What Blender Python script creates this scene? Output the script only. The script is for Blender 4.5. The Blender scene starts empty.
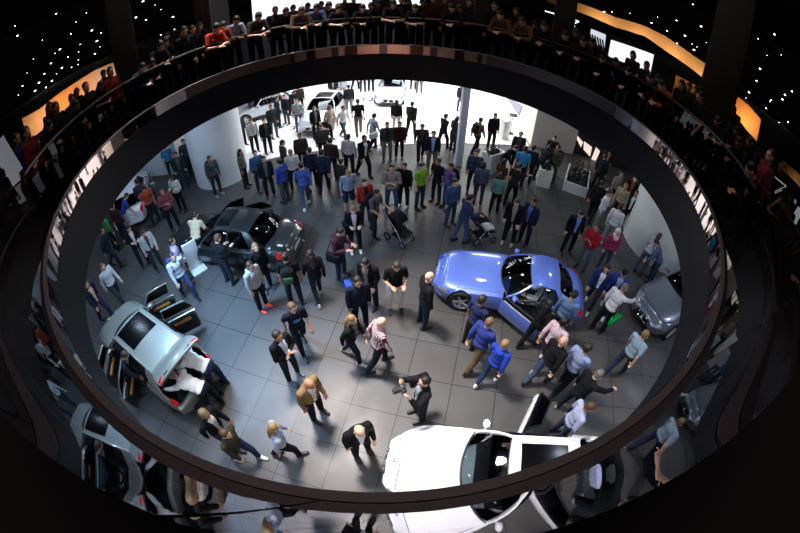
import bpy, bmesh, math, random
from math import sin, cos, pi, radians, hypot, atan2, sqrt
from mathutils import Vector, Matrix, Quaternion

SC = bpy.context.scene
COL = SC.collection
random.seed(7)
SC.view_settings.view_transform = 'Standard'
SC.view_settings.look = 'None'
SC.view_settings.exposure = 0.0
SC.view_settings.gamma = 1.0
SC.view_settings.use_curve_mapping = False

# ------------------------------------------------------------------ camera (fisheye held out over the rail)
FPX, TILT, ROLL = 382.27, 0.7911, 0.0321
CAM = Vector((0.297, -4.4335, 8.2))
RW = 4.2            # radius of the opening at the foot of the glass
cam_d = bpy.data.cameras.new('camera')
cam_d.type = 'PANO'
cam_d.panorama_type = 'FISHEYE_EQUISOLID'
cam_d.sensor_fit = 'HORIZONTAL'
cam_d.sensor_width = 36.0
cam_d.sensor_height = 36.0 * 533 / 800
cam_d.fisheye_lens = FPX * 36.0 / 800
cam_d.fisheye_fov = radians(180)
cam_d.clip_start = 0.02
cam_d.clip_end = 400
cam = bpy.data.objects.new('camera', cam_d)
COL.objects.link(cam)
CM = Matrix.Rotation(TILT, 4, 'X') @ Matrix.Rotation(ROLL, 4, 'Z')
cam.matrix_world = Matrix.Translation(CAM) @ CM
SC.camera = cam

def ray(px, py):
    u, v = px - 400.0, 266.5 - py
    r = hypot(u, v)
    th = 2 * math.asin(min(1, r / (2 * FPX)))
    a = atan2(v, u)
    d = Vector((sin(th) * cos(a), sin(th) * sin(a), -cos(th)))
    return (CM.to_3x3() @ d).normalized()

def at(px, py, z=0.0):
    d = ray(px, py)
    t = (z - CAM.z) / d.z
    return CAM + d * t

def at_dist(px, py, dist):
    """point on the ray at a horizontal distance from the camera"""
    d = ray(px, py)
    return CAM + d * (dist / hypot(d.x, d.y))

# ------------------------------------------------------------------ materials
MATS = {}
def lin(c):
    return tuple((x / 12.92 if x <= 0.04045 else ((x + 0.055) / 1.055) ** 2.4) for x in c)
def hexc(h):
    h = h.lstrip('#')
    return lin(tuple(int(h[i:i + 2], 16) / 255 for i in (0, 2, 4)))

def mat(key, color='#808080', rough=0.6, metal=0.0, coat=0.0, noise=0.0, scale=8.0, bump=0.0, emit=0.0, spec=0.5, trans=0.0, alpha=None):
    if key in MATS: return MATS[key]
    m = bpy.data.materials.new(key)
    m.use_nodes = True
    nt = m.node_tree
    b = nt.nodes['Principled BSDF']
    c = hexc(color) if isinstance(color, str) else color
    b.inputs['Base Color'].default_value = (*c, 1)
    b.inputs['Roughness'].default_value = rough
    b.inputs['Metallic'].default_value = metal
    b.inputs['Coat Weight'].default_value = coat
    b.inputs['Coat Roughness'].default_value = 0.04
    b.inputs['Specular IOR Level'].default_value = spec
    b.inputs['Transmission Weight'].default_value = trans
    if emit:
        b.inputs['Emission Color'].default_value = (*c, 1)
        b.inputs['Emission Strength'].default_value = emit
    if noise or bump:
        tc = nt.nodes.new('ShaderNodeTexCoord')
        n = nt.nodes.new('ShaderNodeTexNoise')
        n.inputs['Scale'].default_value = scale
        n.inputs['Detail'].default_value = 5
        nt.links.new(tc.outputs['Object'], n.inputs['Vector'])
        if noise:
            mx = nt.nodes.new('ShaderNodeMix'); mx.data_type = 'RGBA'
            mx.inputs['A'].default_value = (*[x * (1 - noise) for x in c], 1)
            mx.inputs['B'].default_value = (*[min(1, x * (1 + noise)) for x in c], 1)
            nt.links.new(n.outputs['Fac'], mx.inputs['Factor'])
            nt.links.new(mx.outputs['Result'], b.inputs['Base Color'])
        if bump:
            bp = nt.nodes.new('ShaderNodeBump'); bp.inputs['Strength'].default_value = bump
            nt.links.new(n.outputs['Fac'], bp.inputs['Height'])
            nt.links.new(bp.outputs['Normal'], b.inputs['Normal'])
    MATS[key] = m
    return m

def fabric(color):
    return mat('fabric ' + color, color, rough=0.9, noise=0.18, scale=14, bump=0.25, spec=0.2)
def hairm(color):
    return mat('hair ' + color, color, rough=0.55, noise=0.35, scale=40, bump=0.4)
def skinm(color):
    return mat('skin ' + color, color, rough=0.55, noise=0.06, scale=10)
def paint(key, color, metal=0.3, rough=0.28):
    return mat(key, color, rough=rough, metal=metal, coat=1.0, noise=0.02, scale=300)
def leather(color):
    return mat('leather ' + color, color, rough=0.5, noise=0.15, scale=30, bump=0.1)

def patterned(key, ca, cb, kind, scale):
    """woven stripe / check pattern"""
    if key in MATS: return MATS[key]
    m = mat(key, ca, rough=0.9, spec=0.2)
    nt = m.node_tree; b = nt.nodes['Principled BSDF']
    tc = nt.nodes.new('ShaderNodeTexCoord')
    def wave(d, s):
        w = nt.nodes.new('ShaderNodeTexWave'); w.wave_type = 'BANDS'; w.bands_direction = d
        w.inputs['Scale'].default_value = s; w.inputs['Distortion'].default_value = 0.6
        nt.links.new(tc.outputs['Object'], w.inputs['Vector'])
        g = nt.nodes.new('ShaderNodeMath'); g.operation = 'GREATER_THAN'; g.inputs[1].default_value = 0.55
        nt.links.new(w.outputs['Fac'], g.inputs[0])
        return g
    a = wave('X', scale)
    out = a.outputs[0]
    if kind == 'check':
        z = wave('Z', scale)
        ad = nt.nodes.new('ShaderNodeMath'); ad.operation = 'ADD'
        nt.links.new(a.outputs[0], ad.inputs[0]); nt.links.new(z.outputs[0], ad.inputs[1])
        hf = nt.nodes.new('ShaderNodeMath'); hf.operation = 'MULTIPLY'; hf.inputs[1].default_value = 0.5
        nt.links.new(ad.outputs[0], hf.inputs[0]); out = hf.outputs[0]
    mx = nt.nodes.new('ShaderNodeMix'); mx.data_type = 'RGBA'
    mx.inputs['A'].default_value = (*hexc(ca), 1); mx.inputs['B'].default_value = (*hexc(cb), 1)
    nt.links.new(out, mx.inputs['Factor']); nt.links.new(mx.outputs['Result'], b.inputs['Base Color'])
    return m

def glass_mat(key, tint, ior=1.5, refl=(0.9, 0.9, 0.95), rough=0.0):
    if key in MATS: return MATS[key]
    m = bpy.data.materials.new(key); m.use_nodes = True
    nt = m.node_tree; nt.nodes.clear()
    o = nt.nodes.new('ShaderNodeOutputMaterial')
    fr = nt.nodes.new('ShaderNodeFresnel'); fr.inputs['IOR'].default_value = ior
    t = nt.nodes.new('ShaderNodeBsdfTransparent'); t.inputs['Color'].default_value = (*tint, 1)
    g = nt.nodes.new('ShaderNodeBsdfGlossy'); g.inputs['Color'].default_value = (*refl, 1); g.inputs['Roughness'].default_value = rough
    mx = nt.nodes.new('ShaderNodeMixShader')
    nt.links.new(fr.outputs[0], mx.inputs[0]); nt.links.new(t.outputs[0], mx.inputs[1]); nt.links.new(g.outputs[0], mx.inputs[2])
    nt.links.new(mx.outputs[0], o.inputs[0])
    MATS[key] = m
    return m

def emis(key, color, strength):
    if key in MATS: return MATS[key]
    m = bpy.data.materials.new(key); m.use_nodes = True
    nt = m.node_tree; nt.nodes.clear()
    o = nt.nodes.new('ShaderNodeOutputMaterial'); e = nt.nodes.new('ShaderNodeEmission')
    e.inputs['Color'].default_value = (*hexc(color), 1); e.inputs['Strength'].default_value = strength
    nt.links.new(e.outputs[0], o.inputs[0])
    MATS[key] = m
    return m

def lerp(a, b, t): return a + (b - a) * t
# ------------------------------------------------------------------ mesh builder
class MB:
    def __init__(s): s.v = []; s.f = []; s.m = []; s.cur = 0
    def add(s, vs, fs):
        o = len(s.v); s.v += [tuple(x) for x in vs]
        for f in fs: s.f.append(tuple(i + o for i in f)); s.m.append(s.cur)
    def box(s, c, d, M=None, taper=1.0):
        hx, hy, hz = d[0] / 2, d[1] / 2, d[2] / 2
        vs = []
        for z in (-1, 1):
            k = taper if z > 0 else 1.0
            for x, y in ((-1, -1), (1, -1), (1, 1), (-1, 1)):
                p = Vector((x * hx * k, y * hy * k, z * hz))
                if M: p = M @ p
                vs.append(p + Vector(c))
        s.add(vs, [(3, 2, 1, 0), (4, 5, 6, 7), (0, 1, 5, 4), (1, 2, 6, 5), (2, 3, 7, 6), (3, 0, 4, 7)])
        return s
    def rbox(s, c, d, r=0.03, M=None, seg=2):
        bm = bmesh.new(); bmesh.ops.create_cube(bm, size=1)
        for v in bm.verts: v.co = Vector((v.co.x * d[0], v.co.y * d[1], v.co.z * d[2]))
        bmesh.ops.bevel(bm, geom=list(bm.edges), offset=min(r, min(d) * .49), segments=seg, affect='EDGES', profile=0.5)
        s.bm(bm, c, M); return s
    def bm(s, bm, c=(0, 0, 0), M=None):
        bm.verts.index_update()
        s.add([(M @ v.co if M else v.co) + Vector(c) for v in bm.verts], [[v.index for v in f.verts] for f in bm.faces])
        bm.free()
    def caps(s, p0, r0, p1, r1, seg=10, rings=4):
        p0, p1 = Vector(p0), Vector(p1); ax = p1 - p0; L = ax.length
        if L < 1e-6: return s
        z = ax / L; q = z.to_track_quat('Z', 'Y').to_matrix()
        rs = []
        for i in range(rings + 1):
            a = -pi / 2 + (pi / 2) * i / rings
            rs.append((r0 * cos(a), r0 * sin(a)))
        for i in range(rings + 1):
            a = (pi / 2) * i / rings
            rs.append((r1 * cos(a), L + r1 * sin(a)))
        s.lathe(rs, p0, q, seg); return s
    def lathe(s, rs, o, q=None, seg=16, close=True):
        vs = []; fs = []; n = len(rs)
        for r, h in rs:
            for k in range(seg):
                p = Vector((r * cos(2 * pi * k / seg), r * sin(2 * pi * k / seg), h))
                if q is not None: p = q @ p
                vs.append(p + Vector(o))
        for i in range(n - 1):
            for k in range(seg):
                a, b = i * seg + k, i * seg + (k + 1) % seg
                fs.append((a, b, b + seg, a + seg))
        if close:
            fs.append(tuple(range(seg - 1, -1, -1))); fs.append(tuple((n - 1) * seg + k for k in range(seg)))
        s.add(vs, fs)
    def ell(s, c, r, M=None, seg=14, rings=9):
        vs = []; fs = []
        rs = [(sin(pi * i / rings), -cos(pi * i / rings)) for i in range(rings + 1)]
        for k, (a, h) in enumerate(rs):
            a = max(a, 0.004)
            for j in range(seg):
                p = Vector((a * cos(2 * pi * j / seg) * r[0], a * sin(2 * pi * j / seg) * r[1], h * r[2]))
                if M is not None: p = M @ p
                vs.append(p + Vector(c))
        for i in range(rings):
            for j in range(seg):
                a, b = i * seg + j, i * seg + (j + 1) % seg
                fs.append((a, b, b + seg, a + seg))
        fs.append(tuple(range(seg - 1, -1, -1))); fs.append(tuple(rings * seg + k for k in range(seg)))
        s.add(vs, fs); return s
    def tube(s, pts, r, seg=8, closed=False):
        pts = [Vector(p) for p in pts]; n = len(pts)
        rr = r if isinstance(r, (list, tuple)) else [r] * n
        vs = []; fs = []
        up = None
        for i, p in enumerate(pts):
            if closed: t = pts[(i + 1) % n] - pts[i - 1]
            else: t = pts[min(i + 1, n - 1)] - pts[max(i - 1, 0)]
            t.normalize()
            if up is None:
                up = Vector((0, 0, 1)) if abs(t.z) < 0.9 else Vector((1, 0, 0))
            up = (up - t * up.dot(t)).normalized()
            w = t.cross(up)
            for k in range(seg):
                a = 2 * pi * k / seg
                vs.append(p + (up * cos(a) + w * sin(a)) * rr[i])
        m = n if closed else n - 1
        for i in range(m):
            for k in range(seg):
                a = i * seg + k; b = i * seg + (k + 1) % seg
                c = ((i + 1) % n) * seg + (k + 1) % seg; d = ((i + 1) % n) * seg + k
                fs.append((a, d, c, b))
        if not closed:
            fs.append(tuple(range(seg))); fs.append(tuple((n - 1) * seg + k for k in range(seg - 1, -1, -1)))
        s.add(vs, fs); return s
    def cyl(s, c, r, h, axis='Z', seg=24, r2=None):
        q = {'Z': Matrix.Identity(3), 'X': Matrix.Rotation(pi / 2, 3, 'Y'), 'Y': Matrix.Rotation(-pi / 2, 3, 'X')}[axis]
        s.lathe([(r, -h / 2), (r if r2 is None else r2, h / 2)], c, q, seg); return s
    def sheet(s, rows, thick=0.0):
        """rows of points -> grid; with thickness a closed slab"""
        n, m = len(rows), len(rows[0])
        P = [Vector(p) for r in rows for p in r]
        fs = [(i * m + j, (i + 1) * m + j, (i + 1) * m + j + 1, i * m + j + 1) for i in range(n - 1) for j in range(m - 1)]
        if not thick:
            s.add(P, fs); return s
        N = [Vector((0, 0, 0)) for _ in P]
        for f in fs:
            nn = (P[f[2]] - P[f[0]]).cross(P[f[3]] - P[f[1]])
            for i in f: N[i] += nn
        Q = [p - k.normalized() * thick for p, k in zip(P, N)]
        o = len(P); vs = P + Q
        f2 = [tuple(i + o for i in reversed(f)) for f in fs]
        rim = [j for j in range(m)] + [i * m + m - 1 for i in range(1, n)] + [(n - 1) * m + j for j in range(m - 2, -1, -1)] + [i * m for i in range(n - 2, 0, -1)]
        side = []
        for a, b in zip(rim, rim[1:] + rim[:1]): side.append((a, b, b + o, a + o))
        s.add(vs, fs + f2 + side); return s
    def prism(s, poly, z0, z1):
        n = len(poly)
        s.add([(x, y, z0) for x, y in poly] + [(x, y, z1) for x, y in poly],
              [tuple(range(n - 1, -1, -1)), tuple(range(n, 2 * n))] + [(i, (i + 1) % n, n + (i + 1) % n, n + i) for i in range(n)])
        return s
    def mesh(s, name, smooth=True):
        me = bpy.data.meshes.new(name)
        me.from_pydata(s.v, [], s.f); 
        me.polygons.foreach_set('material_index', s.m)
        if smooth: me.polygons.foreach_set('use_smooth', [True] * len(s.f))
        me.update(); return me
    def build(s, name, mats, parent=None, smooth=True, sharp=35):
        me = s.mesh(name, smooth)
        if smooth and sharp: me.set_sharp_from_angle(angle=radians(sharp))
        for m in (mats if isinstance(mats, (list, tuple)) else [mats]): me.materials.append(m)
        o = bpy.data.objects.new(name, me); COL.objects.link(o)
        if parent: o.parent = parent
        return o

def fixnormals(me):
    bm = bmesh.new(); bm.from_mesh(me); bmesh.ops.recalc_face_normals(bm, faces=bm.faces); bm.to_mesh(me); bm.free()

def evaluated(o):
    dg = bpy.context.evaluated_depsgraph_get()
    dg.update()
    me = bpy.data.meshes.new_from_object(o.evaluated_get(dg), depsgraph=dg)
    return me

def remesh(mb, voxel, smooth=2):
    me = mb.mesh('tmp')
    o = bpy.data.objects.new('tmp', me); COL.objects.link(o)
    r = o.modifiers.new('r', 'REMESH'); r.mode = 'VOXEL'; r.voxel_size = voxel; r.use_smooth_shade = True
    if smooth:
        sm = o.modifiers.new('s', 'SMOOTH'); sm.factor = 0.5; sm.iterations = smooth
    out = evaluated(o)
    bpy.data.objects.remove(o); bpy.data.meshes.remove(me)
    return out

def tag(o, label=None, cat=None, group=None, kind=None):
    if label: o['label'] = label
    if cat: o['category'] = cat
    if group: o['group'] = group
    if kind: o['kind'] = kind
    return o
def empty(name, loc=(0, 0, 0), rz=0.0):
    o = bpy.data.objects.new(name, None); o.empty_display_size = 0.1
    COL.objects.link(o); o.location = loc; o.rotation_euler = (0, 0, rz)
    return o
def thing(name, label, cat, loc=(0, 0, 0), rz=0.0, group=None):
    return tag(empty(name, loc, rz), label, cat, group)
def copy_tree(o, parent=None):
    c = o.copy(); COL.objects.link(c)
    if parent: c.parent = parent
    for ch in list(o.children): copy_tree(ch, c)
    return c
# ================================================================== people
V = Vector
POSES = {
 # torso lean, (right upper arm, right forearm), (left ...), (right thigh, shin), (left ...), head pitch
 'stand': (2, ((.16, .02, -1), (.02, .22, -1)), ((-.16, .0, -1), (-.02, .2, -1)), ((.05, .02, -1), (.02, -.03, -1)), ((-.07, .0, -1), (-.02, -.03, -1)), 5),
 'look': (5, ((.16, -.05, -1), (.05, .3, -1)), ((-.18, .05, -1), (.1, .55, -.8)), ((.05, .05, -1), (.02, -.05, -1)), ((-.1, -.02, -1), (-.02, -.05, -1)), 22),
 'walk': (5, ((.14, -.35, -1), (.02, .05, -1)), ((-.14, .3, -1), (-.02, .55, -.9)), ((.03, .42, -1), (.0, .05, -1)), ((-.03, -.2, -1), (0, -.55, -1)), 6),
 'stride': (6, ((.14, .3, -1), (.0, .5, -1)), ((-.14, -.35, -1), (-.02, .0, -1)), ((.03, -.25, -1), (.0, -.5, -1)), ((-.03, .45, -1), (0, .02, -1)), 4),
 'phone': (4, ((.2, .15, -1), (-.35, .85, .25)), ((-.2, .12, -1), (.35, .85, .2)), ((.06, .02, -1), (.02, -.03, -1)), ((-.08, .04, -1), (-.02, -.03, -1)), 22),
 'cross': (0, ((.22, .22, -1), (-.95, .5, .12)), ((-.22, .22, -1), (.95, .45, .2)), ((.07, .02, -1), (.02, -.03, -1)), ((-.1, .0, -1), (-.02, -.03, -1)), 3),
 'photo': (0, ((.35, .75, -.35), (-.45, .35, .95)), ((-.35, .75, -.35), (.45, .35, .95)), ((.07, .02, -1), (.02, -.03, -1)), ((-.1, .0, -1), (-.02, -.03, -1)), -2),
 'lean': (68, ((.1, .85, -.45), (-.05, .8, -.6)), ((-.1, .85, -.5), (.05, .85, -.5)), ((.08, -.12, -1), (.0, -.02, -1)), ((-.1, .1, -1), (0, -.15, -1)), 10),
 'bend': (32, ((.15, .7, -.75), (-.1, .75, -.5)), ((-.15, .7, -.75), (.1, .8, -.4)), ((.07, .1, -1), (.0, -.15, -1)), ((-.1, -.05, -1), (0, -.1, -1)), 12),
 'rail': (38, ((.28, .35, -1), (-.75, .7, .0)), ((-.28, .35, -1), (.75, .7, .05)), ((.07, .05, -1), (.0, -.08, -1)), ((-.1, .0, -1), (0, -.05, -1)), 15),
 'push': (8, ((.12, .35, -1), (.02, 1, -.12)), ((-.12, .35, -1), (-.02, 1, -.12)), ((.03, .25, -1), (.0, -.05, -1)), ((-.03, -.15, -1), (0, -.35, -1)), 8),
 'sit': (-12, ((.16, .55, -.8), (-.1, 1, .15)), ((-.16, .55, -.8), (.1, 1, .15)), ((.12, 1, .08), (.0, .45, -1)), ((-.12, 1, .08), (0, .4, -1)), 4),
 'reach': (10, ((.3, .9, -.25), (.0, 1, -.1)), ((-.18, .0, -1), (.0, .35, -1)), ((.05, .18, -1), (.0, -.08, -1)), ((-.07, -.12, -1), (0, -.15, -1)), 14),
 'pocket': (0, ((.38, -.22, -1), (-.3, .35, -.9)), ((-.38, -.22, -1), (.3, .35, -.9)), ((.07, .02, -1), (.02, -.03, -1)), ((-.1, .03, -1), (-.02, -.03, -1)), 4),
}
def nrm(t): return Vector(t).normalized()
SKEL = {}
def skeleton(pose):
    if pose in SKEL: return SKEL[pose]
    lean, ra, la, rl, ll, hp = POSES[pose]
    J = {}
    J['pel'] = V((0, 0, 0))
    R = Matrix.Rotation(radians(-lean), 3, 'X')
    J['R'] = R
    T = lambda p: R @ V(p)
    J['sp'] = T((0, 0, .18)); J['ch'] = T((0, 0.0, .36)); J['nk'] = T((0, -.012, .535))
    HR = Matrix.Rotation(radians(-(lean * (0.45 if lean > 40 else 0.8) + hp)), 3, 'X')
    J['HR'] = HR
    J['hd'] = J['nk'] + HR @ V((0, .022, .155))
    for s, A, Lg in ((1, ra, rl), (-1, la, ll)):
        k = 'r' if s > 0 else 'l'
        sh = T((s * .175, -.01, .475)); J['sh' + k] = sh
        el = sh + (R @ nrm(A[0]) if lean < 35 else nrm(A[0])) * .285; J['el' + k] = el
        fd = (R @ nrm(A[1]) if lean < 35 else nrm(A[1]))
        wr = el + fd * .25; J['wr' + k] = wr; J['fd' + k] = fd
        hp_ = V((s * .09, 0, -.02)); J['hp' + k] = hp_
        kn = hp_ + nrm(Lg[0]) * .43; J['kn' + k] = kn
        an = kn + nrm(Lg[1]) * .415; J['an' + k] = an
    low = min(J['anr'].z, J['anl'].z)
    off = V((0, 0, .09 - low))
    if pose == 'sit': off = V((0, 0, .12))     # seat height is the origin
    mid = (J['anr'] + J['anl']) / 2
    if pose != 'sit': off.x -= mid.x; off.y -= mid.y
    for k in list(J):
        if k not in ('R', 'HR', 'fdr', 'fdl'): J[k] = J[k] + off
    SKEL[pose] = J
    return J

def hand(mb, wr, d, inward, down):
    """palm, four unequal fingers with a bend, a thumb from the side of the palm"""
    d = d.normalized(); side = inward.normalized(); side = (side - d * side.dot(d)).normalized()
    pn = d.cross(side)            # palm normal candidates
    if pn.dot(down) < 0: pn = -pn
    M = Matrix((side, d, pn)).transposed()
    c = wr + d * .055
    mb.ell(c, (.042, .055, .018), M)
    mb.caps(wr - d * .03, .027, wr + d * .03, .026)
    for i, (o, L) in enumerate(((.033, .07), (.011, .08), (-.011, .075), (-.032, .058))):
        b = wr + d * .092 + side * o * .95
        f1 = (d + side * o * 2.2 + pn * .25).normalized(); f2 = (d * .8 + side * o * 1.0 + pn * .75).normalized()
        m = b + f1 * L * .52
        mb.caps(b - d * .015, .0098, m, .0088, 7, 3); mb.caps(m, .0088, m + f2 * L * .5, .0078, 7, 3)
    b = wr + d * .03 + side * .034
    t1 = (d * .65 + side * .75 + pn * .2).normalized(); t2 = (d * .95 + side * .2 + pn * .35).normalized()
    mb.caps(b, .0125, b + t1 * .038, .0115, 7, 3); mb.caps(b + t1 * .038, .0115, b + t1 * .038 + t2 * .032, .0095, 7, 3)

BODY = {}
def body_mesh(pose):
    if pose in BODY: return BODY[pose]
    J = skeleton(pose); mb = MB(); R = J['R']; HR = J['HR']
    mb.ell(J['pel'] + R @ V((0, 0, .02)), (.15, .1, .12), R)
    mb.ell(J['sp'], (.135, .092, .17), R); mb.ell(J['ch'], (.155, .1, .17), R)
    mb.caps(J['shl'], .05, J['shr'], .05)
    mb.caps(J['nk'] - R @ V((0, 0, .05)), .06, J['hd'] + HR @ V((0, -.02, -.06)), .052)
    h = J['hd']
    H = lambda p: h + HR @ V(p)
    mb.ell(H((0, -.012, .025)), (.076, .094, .095), HR)           # cranium
    mb.ell(H((0, .018, -.045)), (.058, .072, .075), HR)           # jaw
    mb.caps(H((0, .082, .02)), .009, H((0, .098, -.028)), .0145, 8, 3)   # nose
    mb.caps(H((-.04, .068, .03)), .012, H((.04, .068, .03)), .012, 8, 3)  # brow
    mb.caps(H((-.018, .08, -.068)), .009, H((.018, .08, -.068)), .009, 8, 3)  # mouth
    mb.ell(H((0, .062, -.1)), (.024, .022, .018), HR)             # chin
    for s in (-1, 1): mb.ell(H((s * .078, -.012, -.008)), (.012, .02, .034), HR)
    for k, s in (('r', 1), ('l', -1)):
        mb.caps(J['sh' + k], .05, J['el' + k], .038); mb.caps(J['el' + k], .038, J['wr' + k], .026)
        hand(mb, J['wr' + k], J['fd' + k], V((-s, .25, 0)), V((-s * .6, 0, -.8)))
        mb.caps(J['hp' + k], .082, J['kn' + k], .055); mb.caps(J['kn' + k], .055, J['an' + k], .036)
        mb.caps(J['an' + k] + V((0, -.03, -.05)), .032, J['an' + k] + V((0, .14, -.055)), .028)
    me = remesh(mb, .0088, 2)
    me.name = 'body'
    me.materials.append(None); me.materials.append(None); me.materials.append(None)
    inv = HR.inverted()
    mi = []
    for p in me.polygons:
        q = inv @ (p.center - h); k = 0
        if q.y > .05:
            if abs(abs(q.x) - .031) < .014 and abs(q.z - .004) < .0075: k = 1
            elif abs(q.x) < .024 and abs(q.z + .068) < .007: k = 2
        mi.append(k)
    me.polygons.foreach_set('material_index', mi)
    BODY[pose] = me
    return me

GARM = {}
def garment(kind, pose):
    key = (kind, pose)
    if key in GARM: return GARM[key]
    J = skeleton(pose); mb = MB(); R = J['R']; J0 = J['pel']
    T = lambda p: J0 + R @ V(p)
    vox = .0125
    if kind in ('tee', 'shirt', 'jacket', 'hoodie', 'coat'):
        g = {'tee': .0, 'shirt': .002, 'jacket': .012, 'hoodie': .014, 'coat': .014}[kind]
        mb.ell(J['sp'], (.158 + g, .112 + g, .19), R); mb.ell(J['ch'], (.178 + g, .118 + g, .185), R)
        mb.ell(T((0, .0, .03)), (.17 + g, .122 + g, .11), R)
        mb.caps(J['shl'], .064 + g * .6, J['shr'], .064 + g * .6)
        mb.caps(T((0, -.01, .46)), .085, T((0, -.01, .515)), .07 + g * .5)
        if kind == 'coat':
            mb.caps(T((.05, 0, .0)), .15, J0 + V((.05, .02, -.34)), .155); mb.caps(T((-.05, 0, 0)), .15, J0 + V((-.05, .02, -.34)), .155)
        if kind == 'hoodie':
            mb.ell(T((0, -.1, .5)), (.1, .06, .05), R)
        for k in 'rl':
            sh, el, wr = J['sh' + k], J['el' + k], J['wr' + k]
            if kind == 'tee':
                mb.caps(sh, .066, sh.lerp(el, .72), .058)
            else:
                mb.caps(sh, .064 + g * .7, el, .05 + g * .6); mb.caps(el, .05 + g * .6, wr.lerp(el, .08), .036 + g * .5)
    elif kind in ('trousers', 'shorts', 'jeans'):
        mb.ell(T((0, 0, .0)), (.164, .117, .11), R)
        mb.ell(J0 + V((0, -.01, -.03)), (.16, .115, .1))
        for k in 'rl':
            hp, kn, an = J['hp' + k], J['kn' + k], J['an' + k]
            b = .006 if kind == 'trousers' else 0
            if kind == 'shorts': mb.caps(hp, .096, hp.lerp(kn, .9), .085)
            else:
                mb.caps(hp, .093 + b, kn, .068 + b); mb.caps(kn, .068 + b, an + V((0, 0, .01)), .053 + b)
    elif kind == 'skirt':
        mb.ell(T((0, 0, .0)), (.164, .117, .11), R)
        mb.caps(J0 + V((.05, 0, -.02)), .12, J0 + V((.08, .01, -.42)), .13); mb.caps(J0 + V((-.05, 0, -.02)), .12, J0 + V((-.08, .01, -.42)), .13)
    elif kind.startswith('shoe'):
        an = J['an' + kind[-1]]
        hk = kind[-1]
        sh_d = (J['kn' + hk] - an).normalized()
        mb.caps(an + V((0, -.045, -.045)), .043, an + V((0, .06, -.045)), .046)
        mb.caps(an + V((0, .06, -.05)), .044, an + V((0, .165, -.055)), .036)
        mb.caps(an + V((0, -.02, -.04)), .045, an + V((0, -.02, .02)), .045)
        vox = .011
    elif kind.startswith('hair'):
        HR = J['HR']; h = J['hd']; H = lambda p: h + HR @ V(p)
        mb.ell(H((0, -.024, .04)), (.083, .096, .093), HR)
        vox = .009
        if kind == 'hair_short': mb.ell(H((0, -.06, -.01)), (.07, .055, .075), HR)
        if kind == 'hair_bob':
            mb.ell(H((0, -.05, -.03)), (.092, .075, .12), HR)
        if kind == 'hair_long':
            mb.ell(H((0, -.05, -.02)), (.09, .075, .12), HR)
            mb.caps(H((0, -.075, -.05)), .075, T((0, -.115, .36)), .05)
            for s in (-1, 1): mb.caps(H((s * .07, -.02, -.03)), .032, T((s * .1, -.05, .42)), .03)
        if kind == 'hair_tail':
            mb.ell(H((0, -.06, -.0)), (.07, .055, .075), HR)
            mb.caps(H((0, -.12, .03)), .03, H((0, -.15, -.13)), .018)
        if kind == 'hair_cap':
            mb.ell(H((0, -.012, .05)), (.086, .1, .085), HR); mb.caps(H((-.03, .09, .05)), .018, H((.03, .09, .05)), .018); mb.caps(H((0, .09, .05)), .02, H((0, .14, .04)), .016)
        if kind == 'hair_fringe':      # ring of hair round a bald crown
            mb.v = []; mb.f = []; mb.m = []
            pts = [H((.082 * cos(a), -.014 + .098 * sin(a), .0)) for a in [radians(x) for x in range(170, 371, 12)]]
            mb.tube(pts, .02, 8)
        if kind == 'hair_hijab':
            mb.v = []; mb.f = []; mb.m = []
            mb.ell(H((0, -.03, .02)), (.095, .1, .115), HR); mb.caps(H((0, -.02, -.07)), .085, T((0, .0, .45)), .12)
    me = remesh(mb, vox, 2 if not kind.startswith('shoe') else 1)
    me.name = kind
    me.materials.append(None); me.materials.append(None)
    mi = [0] * len(me.polygons)
    Ri = R.inverted()
    if kind in ('jacket', 'coat', 'hoodie', 'shirt', 'tee'):
        for p in me.polygons:
            q = Ri @ (p.center - J0)
            if kind in ('jacket', 'coat'):
                w = .028 + max(0, q.z - .05) * .09
                if q.y > .05 and abs(q.x) < w and q.z > -.06: mi[p.index] = 1
            elif kind == 'tee':
                if q.y > .06 and hypot(q.x / 1.0, (q.z - .33) / .85) < .085: mi[p.index] = 1
            else:
                if q.y > .03 and abs(q.x) < .03 and q.z > .44: mi[p.index] = 1
    me.polygons.foreach_set('material_index', mi)
    GARM[key] = me
    return me

def part(name, me, mats, parent, label=None):
    o = bpy.data.objects.new(name, me); COL.objects.link(o); o.parent = parent
    for i, m in enumerate(mats):
        if i < len(o.material_slots):
            o.material_slots[i].link = 'OBJECT'; o.material_slots[i].material = m
    if label: o['label'] = label
    return o

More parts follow.
